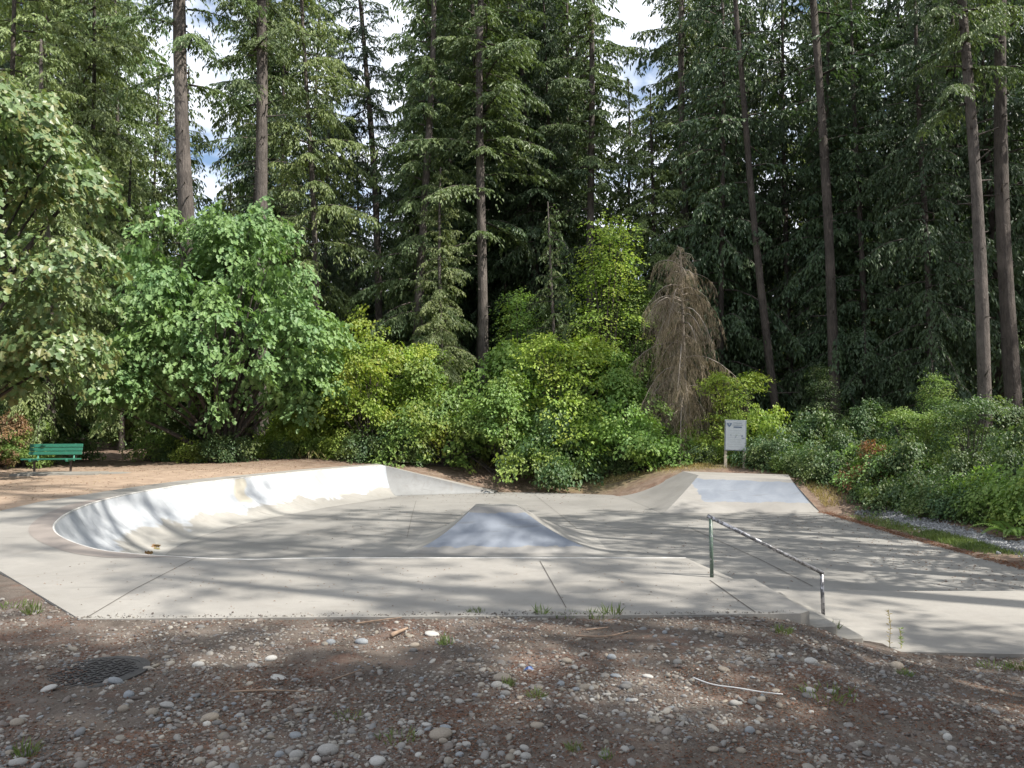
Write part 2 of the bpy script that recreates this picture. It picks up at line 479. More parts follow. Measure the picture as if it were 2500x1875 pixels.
# riding floor
right_x = 8.45
fl = [foot + np.array([0, 0.2, 0]), np.array([1.5, 26.2, ZF]), Q(1512, 1209, ZF), np.array([8.25, 25.0, ZF]), np.array([8.3, 20.75, ZF]), Q(2210, 1312, ZF), Q(2500, 1391, ZF), np.array([9.4, 10.0, ZF]), np.array([9.6, 8.7, ZF]), np.array([2.0, 8.7, ZF])]
inner_floor = [rim[i] * np.array([1, 1, 0]) + np.array([0, 0, ZF]) for i in range(nr - 1, 0, -6)]
fl = [np.array([p[0], p[1], ZF - 0.004]) for p in fl] + [np.array([p[0], p[1], ZF - 0.004]) for p in inner_floor]
mb = MB(); n = len(fl)
mb.add(fl, [tuple(range(n))[::-1]])
mb.add(fl + [p - np.array([0, 0, 0.35]) for p in fl], [(i, i + 1, i + 1 + n, i + n) for i in range(9)])
floor = mb.build('riding_floor', M_floor)
tag(floor, kind='structure')
# joints in deck and floor: dirt filled grooves, built as thin strips
M_joint = plain('joint_dirt', (0.07, 0.06, 0.05), 0.95)
def joint(pts, parent, w=0.008, lift=0.004):
    V, F = [], []
    pts = [np.asarray(p, float) for p in pts]
    for i, p in enumerate(pts):
        t = pts[min(i + 1, len(pts) - 1)] - pts[max(i - 1, 0)]; t /= np.linalg.norm(t)
        s = np.array([-t[1], t[0], 0]) * w / 2
        V += [p - s + np.array([0, 0, lift]), p + s + np.array([0, 0, lift])]
    F = [(2 * i, 2 * i + 1, 2 * i + 3, 2 * i + 2) for i in range(len(pts) - 1)]
    mb = MB(); mb.add(V, F); mb.build('expansion_joint', M_joint, parent)
joint([Q(212, 1508), Q(330, 1438), Q(478, 1362)], deck)
joint([Q(1318, 1370), Q(1382, 1484)], deck)
joint([Q(1733, 1417), Q(1842, 1494)], deck, 0.010)
joint([Q(994, 1312, ZF), Q(1005, 1262, ZF), Q(1016, 1222, ZF)], floor)
joint([Q(1000, 1308, ZF), Q(880, 1290, ZF)], floor)
joint([Q(1305, 1208, ZF), Q(1365, 1255, ZF), Q(1420, 1300, ZF)], floor)
joint([Q(1688, 1290, ZF), Q(1860, 1368, ZF), Q(1985, 1432, ZF)], floor, 0.014)
joint([Q(1016, 1245, ZF), Q(1130, 1246, ZF)], floor)

# lower platform to the right of the steps, with its bank down to the floor
ZP = -0.38
B0 = Q(1876, 1443, ZP); B1 = Q(2500, 1442.5, ZP); B1 = B0 + (B1 - B0) * 2.2
Nr = Q(2500, 1597, ZP); Nl = Q(2130, 1590, ZP)
Nr = Nl + (Nr - Nl) * 3.0
B00 = B0 + (B0 - B1) * 0.09
Nl0 = Nl - (Nr - Nl) * 0.25
P0 = [B00, B1, Nr, Nl0]
mb = MB(); mb.add(P0, [(0, 3, 2, 1)])
fb = np.array([0.0, 1.15, ZF - ZP - 0.003])
mb.add([B00, B1, B1 + fb, B00 + fb], [(0, 1, 2, 3)])
dn = np.array([0, 0, -.3]); mb.add([Nl0, Nr, Nr + dn, Nl0 + dn], [(0, 3, 2, 1)])
plat = mb.build('lower_platform', M_deck); tag(plat, kind='structure')

# steps between deck and lower platform
steps = empty('concrete_steps', (A3[0], A3[1], ZP))
tag(steps, 'short flight of worn concrete steps at the end of the near deck', 'steps')
def slab_step(name, near_l, near_r, far_r, far_l, z, thick, bev=0.02):
    pts = [near_l, near_r, far_r, far_l]
    V = [np.array([p[0], p[1], z - thick]) for p in pts] + [np.array([p[0], p[1], z]) for p in pts]
    mb = MB(); mb.add([v - np.array([A3[0], A3[1], ZP]) for v in V], [(3, 2, 1, 0), (4, 5, 6, 7), (0, 1, 5, 4), (1, 2, 6, 5), (2, 3, 7, 6), (3, 0, 4, 7)])
    return mb.build(name, M_old, steps, bevel=bev)
e = (A2 - A3)[:2]; e = e / np.linalg.norm(e)
nx = np.array([e[1], -e[0]])
def corner(k, s): return A3[:2] + nx * k + e * s
Ls = np.linalg.norm((A2 - A3)[:2])
slab_step('tread', corner(-0.05, 0.03), corner(0.27, 0.06), corner(0.27, Ls - 0.02), corner(-0.05, Ls - 0.02), -0.128, 0.5)
slab_step('tread', corner(0.26, 0.12), corner(0.54, 0.15), corner(0.54, Ls - 0.03), corner(0.26, Ls - 0.03), -0.256, 0.4)

# grind rail
railp = empty('grind_rail', (2.01, 7.74, 0))
tag(railp, 'worn green steel grind rail sloping down beside the concrete steps', 'grind rail')
def rail_mat(name, chip, a=(0.055, 0.085, 0.068), b=(0.095, 0.135, 0.105)):
    t = NT(name); p = t.n.new('ShaderNodeTexCoord').outputs['Object']
    c = t.mix(t.ramp(t.noise(30, 4, 0.6, p), 0.3, 0.7), a, b)
    m = t.ramp(t.noise(22, 5, 0.65, p, 0.6), chip, chip + 0.05)
    c = t.mix(m, c, (0.34, 0.34, 0.36))
    m2 = t.ramp(t.noise(14, 4, 0.6, p, 0.3), chip + 0.06, chip + 0.12)
    c = t.mix(t.math('MULTIPLY', m2, 0.7), c, (0.07, 0.06, 0.055))
    t.color(c); t.l.new(t.math('MULTIPLY', m, 0.85), t.b.inputs['Metallic']); t.set(Roughness=0.38)
    return t.m
M_railp = rail_mat('green_post_paint', 0.60); M_railt = rail_mat('worn_rail_steel', 0.47, (0.05, 0.05, 0.055), (0.10, 0.10, 0.105))
f1 = Q(1738, 1409); t1 = at_depth(1735, 1263, f1[1]); f2 = Q(2010, 1506, ZP); t2 = at_depth(2006, 1398, f2[1])
L0 = np.array([2.01, 7.74, 0])
mb = MB(); mb.tube([f1 - L0 - np.array([0, 0, .02]), t1 - L0 + np.array([0, 0, -.012])], 0.0185, 14); mb.build('post', M_railp, railp, smooth=True)
mb = MB(); mb.tube([f2 - L0 - np.array([0, 0, .02]), t2 - L0 + np.array([0, 0, -.012])], 0.0185, 14); mb.build('post', M_railt, railp, smooth=True)
ext = (t1 - t2) / np.linalg.norm(t1 - t2)
mb = MB(); mb.tube([t1 - L0 + ext * 0.035, t2 - L0 - ext * 0.015], 0.0205, 14); mb.build('rail', M_railt, railp, smooth=True)

# pyramid in the middle of the floor
pyr = empty('pyramid_ramp', (0, 15.6, ZF)); tag(pyr, 'low concrete pyramid ramp with a blue painted face, in the middle of the floor', 'ramp')
PB = [Q(985, 1352, ZF), Q(1490, 1352, ZF)]
yb = PB[0][1]
zt = -0.215
fl_, fr_ = at_depth(1156, 1245, 15.75), at_depth(1265, 1244, 15.75)
bl_, br_ = fl_ + np.array([0.03, 0.55, 0]), fr_ + np.array([-0.03, 0.55, 0])
for p in (fl_, fr_, bl_, br_): p[2] = zt
base = [np.array([PB[0][0], yb, ZF]), np.array([PB[1][0], yb, ZF]), np.array([PB[1][0] - .05, 17.6, ZF]), np.array([PB[0][0] + .05, 17.6, ZF])]
tops = [fl_, fr_, br_, bl_]
def curve_u(u, power):       # transition: flat at the foot, steeper to the top
    return u ** power
NSEG = 10
def pyr_face(i, name, mat, power):
    j = (i + 1) % 4
    V, F = [], []
    for k in range(NSEG + 1):
        u = k / NSEG
        a = base[i] + (tops[i] - base[i]) * u; b = base[j] + (tops[j] - base[j]) * u
        z = ZF + (zt - ZF) * curve_u(u, power)
        for s in np.linspace(0, 1, 7):
            p = a + (b - a) * s; V.append((p[0] - 0, p[1] - 15.6, z - ZF))
    for k in range(NSEG):
        for s in range(6): F.append((k * 7 + s, k * 7 + s + 1, (k + 1) * 7 + s + 1, (k + 1) * 7 + s))
    mb = MB(); mb.add(V, F); return mb.build(name, mat, pyr, smooth=True)
POW = 1.7
pyr_face(0, 'painted_face', M_pyr_blue, POW); pyr_face(1, 'side_face', M_pyr, POW); pyr_face(2, 'back_face', M_pyr, POW); pyr_face(3, 'side_face', M_pyr, POW)
mb = MB(); mb.add([(p[0], p[1] - 15.6, p[2] - ZF + 0.0) for p in tops], [(0, 1, 2, 3)]); mb.build('top_slab', M_pyr, pyr)

# bank ramp at the far right
bank = empty('bank_ramp', (6, 22, ZF)); tag(bank, 'wide sloping concrete bank with a blue painted patch, below the notice sign', 'ramp')
zt2 = -0.14
b0 = Q(1618, 1254, ZF); b1 = Q(2003, 1251, ZF); b2 = Q(1512, 1210, ZF)
c0 = Q(1706, 1160, zt2); c1 = Q(1932, 1171, zt2); c2 = Q(1668, 1150.5, zt2); c3 = Q(1925, 1159, zt2)
off = np.array([6, 22, ZF])
def loft(name, lo0, lo1, hi0, hi1, power, mat, z_lo, z_hi, n=12, m=8):
    V, F = [], []
    for k in range(n + 1):
        u = k / n; a = lo0 + (hi0 - lo0) * u; b = lo1 + (hi1 - lo1) * u
        for s in np.linspace(0, 1, m + 1):
            p = a + (b - a) * s; p = np.array([p[0], p[1], z_lo + (z_hi - z_lo) * u ** power]); V.append(p - off)
    for k in range(n):
        for s in range(m): F.append((k * (m + 1) + s, k * (m + 1) + s + 1, (k + 1) * (m + 1) + s + 1, (k + 1) * (m + 1) + s))
    mb = MB(); mb.add(V, F); return mb.build(name, mat, bank, smooth=True)
loft('painted_slope', b0, b1, c0, c1, 1.15, M_bank_blue, ZF, zt2)
loft('side_slope', b2, b0, c2, c0, 1.35, M_floor, ZF, zt2)
mb = MB(); mb.add([p - off for p in (c0, c1, c3, c2)], [(0, 1, 2, 3)])
r0, r1, r2 = b1 - off, c1 - off, c3 - off
mb.add([r0, r1, r2, r0 - np.array([0, 0, .4]), r1 - np.array([0, 0, .8]), r2 - np.array([0, 0, .8])], [(0, 3, 4, 1), (1, 4, 5, 2)])
mb.build('top_slab', M_deck, bank)

# ------------------------------------------------------------------ the ground: one sheet
ctl = np.array([
    (-3.4, 6.1, -.015), (-1.7, 6.12, -.015), (0, 6.15, -.015), (1.2, 6.18, -.015), (2, 6.22, -.025), (2.35, 6.25, -.07), (2.65, 6.25, -.17), (2.95, 6.3, -.29), (3.3, 6.4, -.375), (4, 6.45, -.40), (6, 6.55, -.41), (9, 6.8, -.41), (12, 8, -.5),
    (0, 3, -.02), (-4, 3, .0), (2, 3, -.04), (3, 4.8, -.17), (4.5, 3, -.15), (0, 0, 0), (-8, 0, 0), (8, 0, -.2), (-8, 6, -.03), (-12, 6, 0), (0, -8, 0), (10, -8, -.1), (-10, -8, 0), (20, -5, -.2), (-25, -5, 0),
    (-5.4, 8, -.02), (-4.4, 7.05, -.015), (-7.7, 10.2, -.035), (-9.2, 12, -.035), (-9.1, 14.6, -.035), (-9, 17.8, -.03), (-7.6, 21.7, -.03), (-6.4, 24.5, -.03), (-5.0, 27, -.05), (-13, 22, .02), (-20, 20, .1), (-15, 12, .0), (-12, 30, .12), (-22, 35, .3), (-26, 10, 0),
    (-3.4, 26.9, -.25), (-2.3, 26.8, -.55), (-1.2, 26.7, -.84), (-.4, 26.5, -.945), (1.5, 26.35, -.95), (3.3, 25.5, -.945), (0, 28, -.66), (2.5, 28, -.6), (-2.5, 28.5, -.25), (0, 30.5, -.25), (3, 30, -.22), (4.3, 25.6, -.55), (5.5, 26.2, -.16), (8, 25.2, -.15), (8, 30, 0), (0, 40, .3), (20, 40, .3), (-20, 48, .5), (0, 50, .5), (25, 50, .5),
    (8.6, 20.6, -.95), (8.7, 16.4, -.95), (8.9, 12.9, -.95), (9.8, 9.5, -.9), (10, 16, -.88), (9.6, 20, -.86), (8.6, 22.3, -.42), (8.7, 21.4, -.70), (10.5, 22.5, -.55), (12, 15, -.78), (14, 20, -.6), (20, 20, -.4), (15, 10, -.5), (22, 8, -.3), (25, 30, 0)], float)
def tps_fit(P):
    n = len(P); d = np.linalg.norm(P[:, None, :2] - P[None, :, :2], axis=2)
    Km = np.where(d > 0, d * d * np.log(d + 1e-12), 0) + np.eye(n) * 0.002
    A = np.zeros((n + 3, n + 3)); A[:n, :n] = Km; A[:n, n] = 1; A[:n, n + 1:n + 3] = P[:, :2]; A[n, :n] = 1; A[n + 1:n + 3, :n] = P[:, :2].T
    return np.linalg.solve(A, np.concatenate([P[:, 2], [0, 0, 0]]))
W_ = tps_fit(ctl)
def ground_raw(x, y):
    x = np.clip(np.asarray(x, float), -26, 25); y = np.clip(np.asarray(y, float), -8, 50)
    z = W_[-3] + W_[-2] * x + W_[-1] * y
    for (cx, cy_, _), w in zip(ctl, W_[:-3]):
        d2 = (x - cx) ** 2 + (y - cy_) ** 2
        z = z + w * 0.5 * d2 * np.log(d2 + 1e-12)
    return z
foot_poly = [tuple(p[:2]) for p in outer[23::6]] + [tuple(A4[:2]), tuple(A3[:2]), (3.05, 6.55)] + [(float(Nl[0]), float(Nl[1])), (float(Nr[0]), float(Nr[1])), (float(B1[0]), float(B1[1])), (9.4, 10.0)] + \
            [tuple(Q(2500, 1391, ZF)[:2]), tuple(Q(2210, 1312, ZF)[:2]), (8.3, 20.75), tuple(c1[:2]), tuple(c3[:2]), tuple(c2[:2]), tuple(b2[:2]), (1.5, 26.2)] + [tuple(p[:2]) for p in outer[0:23:4]]
def ground_z(x, y):
    x = np.asarray(x, float); y = np.asarray(y, float)
    z = ground_raw(x, y)
    z = z + 0.010 * np.sin(3.1 * x + 1.3 * y) * np.sin(2.3 * y - 0.7 * x) + 0.006 * np.sin(7.7 * x - 2.1 * y) * np.sin(6.9 * y + 1.7 * x)
    return z
def inside_park(x, y): return in_poly(np.asarray(x, float), np.asarray(y, float), foot_poly)
def axis(a, b, st, ends):
    core = np.arange(a, b + 1e-6, st); k = np.array([1.5, 4, 9, 18, 35, 70, 140, 260])
    return np.concatenate([(a - k)[::-1], core, b + k])
gx = axis(-27, 27, 0.22, 0); gy = axis(-9, 51, 0.22, 0)
X, Y = np.meshgrid(gx, gy)
Z = ground_z(X, Y)
ins = inside_park(X, Y); dd = dist_poly(X, Y, foot_poly)
Z = np.where(ins, Z - 0.9 * smooth(0.22, 0.6, dd) - 0.0, Z)
n0, n1 = X.shape
idx = np.arange(n0 * n1).reshape(n0, n1)
F = np.stack([idx[:-1, :-1], idx[:-1, 1:], idx[1:, 1:], idx[1:, :-1]], -1).reshape(-1, 4)

def ground_material():
    t = NT('forest_ground'); p = t.pos(); x, y, z = t.sep(p)
    n1_, n2_, n3_ = t.noise(0.5, 4, 0.6, p, 0.5), t.noise(3.0, 6, 0.65, p, 0.5), t.noise(38, 5, 0.7, p)
    dirt = t.mix(t.ramp(n2_, 0.35, 0.65), (0.105, 0.074, 0.055), (0.20, 0.150, 0.115))
    sandy = t.mix(t.ramp(n2_, 0.3, 0.7), (0.235, 0.172, 0.128), (0.36, 0.275, 0.205))
    grav = t.mix(t.ramp(n2_, 0.35, 0.65), (0.070, 0.057, 0.048), (0.136, 0.112, 0.095))
    red = t.mix(t.ramp(n3_, 0.3, 0.7), (0.085, 0.048, 0.036), (0.165, 0.092, 0.066))
    grassy = t.mix(t.ramp(n3_, 0.3, 0.7), (0.11, 0.12, 0.035), (0.26, 0.22, 0.09))
    edge = lambda v, a, b: t.ramp(t.math('MULTIPLY', t.math('ADD', v, 50.0), 0.01), (a + 50) / 100, (b + 50) / 100)
    wob = t.math('MULTIPLY', t.math('SUBTRACT', n1_, 0.5), 3.0)
    c = dirt
    left = t.math('SUBTRACT', 1.0, edge(t.math('ADD', x, wob), -7.0, -4.5))
    left = t.math('MULTIPLY', left, t.math('MULTIPLY', edge(y, 8.0, 10.0), t.math('SUBTRACT', 1.0, edge(t.math('ADD', y, wob), 22.0, 27.0))))
    fg = t.math('SUBTRACT', 1.0, edge(y, 8.5, 10.5))
    c = t.mix(fg, c, grav)
    c = t.mix(t.math('MULTIPLY', t.ramp(t.noise(1.6, 5, 0.7, p, 0.8), 0.50, 0.64), 0.6), c, red)
    c = t.mix(t.math('MULTIPLY', left, 0.92), c, sandy)
    gm = t.math('MULTIPLY', edge(y, 25.5, 27.5), edge(t.math('ADD', x, wob), 0.8, 3.0))
    c = t.mix(t.math('MULTIPLY', gm, t.ramp(n2_, 0.35, 0.55)), c, grassy)
    sp = t.ramp(t.noise(70, 3, 0.7, p), 0.62, 0.68)
    c = t.mix(t.math('MULTIPLY', sp, 0.6), c, (0.25, 0.23, 0.205))
    t.color(c); t.set(Roughness=0.95)
    t.b.inputs['Specular IOR Level'].default_value = 0.15
    t.bump(t.math('ADD', n3_, t.math('MULTIPLY', n2_, 1.5)), 0.6, 0.03)
    return t.m
M_ground = ground_material()
ground = link('ground', mesh_np('ground', np.stack([X, Y, Z], -1).reshape(-1, 3), F, M_ground, True))
tag(ground, kind='structure')

# ------------------------------------------------------------------ bench, sign, manhole cover, small things
M_green = plain('bench_green_paint', (0.020, 0.125, 0.082), 0.5, 0, 0.12, 14)
M_greenmetal = plain('bench_support_paint', (0.05, 0.22, 0.15), 0.5, 0, 0.2, 20)
M_rust = plain('bench_leg_steel', (0.09, 0.07, 0.06), 0.7, 0.3, 0.2, 20)
bz = Q(150, 1150)
bench = empty('park_bench', (-13.2, 22.2, 0.0), radians(9)); bench.scale = (0.88, 0.95, 0.97); tag(bench, 'green slatted park bench standing behind a concrete pad', 'bench')
tilt = Matrix.Rotation(radians(-14), 3, 'X')
for k in range(3):
    mb = MB(); mb.box((-0.02, 0.215 + 0.032 * k, 0.585 + 0.112 * k), (1.62, 0.038, 0.100), tilt); mb.build('back_slat', M_green, bench, bevel=0.006)
for k in range(3):
    mb = MB(); mb.box((0.0, -0.27 + 0.145 * k, 0.43 - 0.006 * k), (1.66, 0.125, 0.042)); mb.build('seat_slat', M_green, bench, bevel=0.006)
for sx in (-0.55, 0.55):
    mb = MB()
    mb.box((sx, -0.08, 0.385), (0.055, 0.56, 0.045)); mb.box((sx, -0.345, 0.405), (0.055, 0.03, 0.085))
    mb.tube([(sx, 0.17, 0.38), (sx, 0.215, 0.50), (sx, 0.325, 0.86)], 0.026, 8); mb.build('bracket', M_greenmetal, bench)
    mb = MB(); mb.tube([(sx, -0.02, 0.38), (sx, -0.02, -0.12)], 0.035, 10); mb.box((sx, -0.02, 0.03), (0.16, 0.16, 0.02)); mb.build('leg', M_rust, bench)
pad = empty('concrete_pad', (-12.5, 21.45, 0)); pad.rotation_euler = (0, 0, radians(9)); tag(pad, 'weathered concrete pad set in the dirt in front of the green bench', 'pad')
mb = MB(); mb.add([(-1.15, -.42, .07), (1.0, -.40, .065), (1.05, .5, .065), (-1.15, .5, .07), (-1.18, -.45, -.1), (1.03, -.43, -.1), (1.08, .5, -.1), (-1.18, .5, -.1)], [(0, 1, 2, 3), (4, 5, 1, 0), (5, 6, 2, 1), (6, 7, 3, 2), (7, 4, 0, 3)])
mb.build('slab', M_old, pad)
mb = MB(); mb.add([(1.12, -.25, .055), (1.75, -.20, .05), (1.8, .45, .05), (1.12, .5, .05), (1.10, -.28, -.1), (1.78, -.22, -.1), (1.82, .45, -.1), (1.1, .5, -.1)], [(0, 1, 2, 3), (4, 5, 1, 0), (5, 6, 2, 1), (6, 7, 3, 2), (7, 4, 0, 3)])
mb.build('broken_slab', M_old, pad)

# notice sign
M_face = plain('sign_face', (0.30, 0.33, 0.355), 0.45, 0, 0.05, 5); M_frame = plain('sign_frame', (0.20, 0.23, 0.26), 0.5, 0.2, 0.1, 9)
M_ink = plain('sign_ink', (0.07, 0.10, 0.15), 0.6); M_faint = plain('sign_faded_ink', (0.38, 0.42, 0.43), 0.6); M_post = plain('sign_post_wood', (0.42, 0.37, 0.29), 0.85, 0, 0.2, 6)
M_mark = plain('sign_graffiti', (0.14, 0.16, 0.22), 0.6)
sf = Q(1794, 1141, 0.0)
SY = 25.9
sx_, sz_ = at_depth(1794, 1141, SY)[0], at_depth(1794, 1141, SY)[2]
ppm = FPX / SY
sign = empty('notice_sign', (sx_, SY, sz_), radians(-6)); sign.rotation_euler = (0, radians(1.6), radians(-8)); tag(sign, 'tall grey notice sign on two wooden posts behind the concrete bank', 'sign')
pw, ph, pz0 = 51 / ppm, 75 / ppm, 40 / ppm
for s in (-1, 1):
    mb = MB(); mb.box((s * (pw / 2 - 0.05), 0.045, 0.76), (0.09, 0.09, 1.66)); mb.build('post', M_post, sign, bevel=0.006)
mb = MB(); mb.box((0, -0.016, pz0 + ph / 2), (pw, 0.03, ph)); mb.build('frame', M_frame, sign, bevel=0.008)
mb = MB(); mb.box((0, -0.034, pz0 + ph / 2), (pw - 0.07, 0.008, ph - 0.07)); face = mb.build('face', M_face, sign)
fy = -0.0395
def ink(x, z, w, h, m=None, nm='print_line'):
    mb = MB(); mb.box((x, fy, z), (w, 0.003, h)); return mb.build(nm, m or M_ink, face)
zt_ = pz0 + ph
mb = MB()     # shield emblem
sh = [(-.085, .05), (-.05, .062), (-.02, .05), (0, .066), (.02, .05), (.05, .062), (.085, .05), (.062, -.02), (0, -.092), (-.062, -.02)]
mb.add([(x - 0.205, fy - 0.001, zt_ - 0.155 + z) for x, z in sh], [tuple(range(len(sh)))]); em = mb.build('shield_emblem', M_ink, face)
mb = MB(); mb.add([(x * 0.3 - 0.205, fy - 0.003, zt_ - 0.14 + z * 0.3) for x, z in sh], [tuple(range(len(sh)))]); mb.build('emblem_centre', M_face, face)
rs = np.random.default_rng(3)
def textline(x0, x1, z, h, m):
    mb = MB(); x = x0
    while x < x1 - 0.01:
        w = rs.uniform(0.012, 0.03); hh = h * rs.uniform(0.6, 1.0)
        mb.box((x + w / 2, fy, z), (w, 0.003, hh)); x += w + rs.uniform(0.004, 0.012)
    mb.build('print_line', m, face)
textline(-0.09, 0.23, zt_ - 0.095, 0.036, M_frame); textline(-0.11, 0.25, zt_ - 0.165, 0.032, M_frame)
ink(0.07, zt_ - 0.235, 0.27, 0.042)
for k, (a, b) in enumerate([(-.2, .22), (-.2, .2), (-.24, .22), (-.22, .1), (-.22, .2), (-.2, .18), (-.24, .22), (-.2, .22)]):
    textline(a, b, zt_ - 0.34 - 0.075 * k, 0.014, M_faint)
ink(0.25, zt_ - 0.60, 0.09, 0.035, M_mark, 'graffiti_mark'); ink(0.22, zt_ - 0.53, 0.05, 0.05, M_mark, 'graffiti_mark'); ink(-0.15, zt_ - 0.5, 0.025, 0.03, M_mark, 'graffiti_mark'); ink(0.0, zt_ - 0.57, 0.022, 0.03, M_mark, 'graffiti_mark')

# manhole cover
M_iron = plain('cast_iron', (0.045, 0.042, 0.042), 0.65, 0.3, 0.3, 25, 0.3)
mc = Q(228, 1640, 0.0)
gz = float(ground_z(mc[0], mc[1]))
man = empty('manhole_cover', (mc[0], mc[1], gz + 0.004), radians(22)); man.rotation_euler = (0, radians(-1.6), radians(14)); man.scale = (0.97, 0.97, 1); tag(man, 'dark cast iron manhole cover sunk in the stony ground', 'manhole cover')
mb = MB(); Nn = 48
ringv = [(cos(2 * pi * k / Nn), sin(2 * pi * k / Nn)) for k in range(Nn)]
r_in, r_out = 0.285, 0.335
mb.add([(r_out * a, r_out * b, -.05) for a, b in ringv] + [(r_out * a, r_out * b, .009) for a, b in ringv] + [(r_in * a, r_in * b, .009) for a, b in ringv] + [(r_in * a, r_in * b, .004) for a, b in ringv],
       [(q * Nn + k, q * Nn + (k + 1) % Nn, (q + 1) * Nn + (k + 1) % Nn, (q + 1) * Nn + k) for q in range(3) for k in range(Nn)])
mb.build('rim', M_iron, man)
mb = MB(); mb.add([(r_in * 1.01 * a, r_in * 1.01 * b, .006) for a, b in ringv], [tuple(range(Nn))]); mb.build('plate', M_iron, man)
mb = MB()
for i in range(-7, 8):
    for j in range(-7, 8):
        x, y = i * 0.042 + (j % 2) * 0.021, j * 0.042
        if math.hypot(x, y) < r_in - 0.025:
            mb.box((x, y, 0.008), (0.050, 0.014, 0.010), Matrix.Rotation(radians(45 if (i + j) % 2 else -45), 3, 'Z'))
tr_ = mb.build('tread_pattern', M_iron, man); tag(tr_, kind='stuff')
# ------------------------------------------------------------------ vegetation generators (numpy, one mesh per crown)
def unit(v): return v / (np.linalg.norm(v, axis=-1, keepdims=True) + 1e-9)

def stamp(pos, d, nrm, L, Wd, tmpl, polys):
    """copies a leaf template (x across, y along, z up from the leaf) to every position"""
    d = unit(d); s = unit(np.cross(d, nrm)); u = np.cross(s, d)
    T = np.asarray(tmpl, float)
    V = pos[:, None, :] + d[:, None, :] * (T[None, :, 1:2] * L[:, None, None]) + s[:, None, :] * (T[None, :, 0:1] * Wd[:, None, None]) + u[:, None, :] * (T[None, :, 2:3] * L[:, None, None])
    n, k = len(pos), len(T)
    base = (np.arange(n) * k)[:, None]
    return V.reshape(-1, 3), [np.concatenate([base + np.asarray(p)[None, :] for p in polys if len(p) == m]).astype(np.int32) for m in sorted({len(p) for p in polys})]

NEEDLE = [(0, 0, 0), (0.5, 0.45, 0.03), (0, 1, -0.08), (-0.5, 0.45, 0.03)]; NEEDLE_P = [(0, 1, 2, 3)]
LEAF = [(0, 0, 0), (0.42, 0.42, 0.10), (0, 1, -0.12), (-0.42, 0.42, 0.10)]; LEAF_P = [(0, 1, 2), (0, 2, 3)]
MAPLE = [(0, 0, 0), (0.52, 0.20, .10), (0.26, 0.42, .05), (0.42, 0.78, .02), (0, 1.05, -.14), (-0.52, 0.20, .10), (-0.26, 0.42, .05), (-0.42, 0.78, .02)]
MAPLE_P = [(0, 1, 2, 3, 4), (0, 4, 7, 6, 5)]

def tubes(paths, radii, sides=4):
    """paths (B,K,3), radii (B,K) -> one mesh of tapering tubes"""
    B, Kp, _ = paths.shape
    t = np.gradient(paths, axis=1); t = unit(t)
    up = np.where(np.abs(t[..., 2:3]) > 0.9, np.array([1.0, 0, 0]), np.array([0, 0, 1.0]))
    u = unit(np.cross(t, up)); w = np.cross(u, t)
    a = np.arange(sides) * 2 * pi / sides
    V = paths[:, :, None, :] + radii[:, :, None, None] * (np.cos(a)[None, None, :, None] * u[:, :, None, :] + np.sin(a)[None, None, :, None] * w[:, :, None, :])
    b = np.arange(B)[:, None, None] * Kp * sides; k = np.arange(Kp - 1)[None, :, None] * sides; s = np.arange(sides)[None, None, :]; s2 = (s + 1) % sides
    F = np.stack([b + k + s, b + k + s2, b + k + sides + s2, b + k + sides + s], -1).reshape(-1, 4)
    return V.reshape(-1, 3), F

def trunk_mesh(name, H, r, mat, seed, sides=12, bend=0.15, flare=1.35, stubs=0, top=0.25):
    rg = np.random.default_rng(seed)
    zs = np.concatenate([[-0.4, 0.0, 0.35, 0.9], np.linspace(1.8, H, 14)])
    ph = rg.uniform(0, 6.28, 2)
    P = np.stack([bend * np.sin(zs * 0.22 + ph[0]) - bend * sin(ph[0]), bend * np.sin(zs * 0.17 + ph[1]) - bend * sin(ph[1]), zs], 1)
    rr = r * (top + (1 - top) * (1 - np.clip(zs, 0, H) / H) ** 0.8); rr[:3] *= [flare * 1.15, flare, 1 + (flare - 1) * 0.35]
    V, F = tubes(P[None], rr[None], sides)
    V = V.reshape(len(zs), sides, 3)
    lump = 1 + 0.06 * np.sin(np.arange(sides) * 2.0 + zs[:, None] * 0.9) + rg.normal(0, 0.02, (len(zs), sides))
    V = P[:, None, :] + (V - P[:, None, :]) * lump[..., None]
    V = V.reshape(-1, 3); Fs = [F]
    if stubs:
        z = rg.uniform(2, H * 0.75, stubs); a = rg.uniform(0, 6.28, stubs)
        c = np.stack([np.interp(z, zs, P[:, 0]), np.interp(z, zs, P[:, 1]), z], 1); rad = np.interp(z, zs, rr)
        d = np.stack([np.cos(a), np.sin(a), rg.uniform(-.1, .3, stubs)], 1)
        L = rg.uniform(0.05, 0.13, stubs); L = np.where(rg.random(stubs) < 0.12, rg.uniform(0.3, 1.0, stubs), L)
        p0 = c + d * rad[:, None] * 0.8; p1 = c + d * (rad + L)[:, None]
        V2, F2 = tubes(np.stack([p0, p1], 1), np.stack([np.full(stubs, .035), np.full(stubs, .016)], 1), 4)
        Fs.append(F2 + len(V)); V = np.vstack([V, V2])
    return mesh_np(name, V, [np.vstack(Fs)], mat, True)

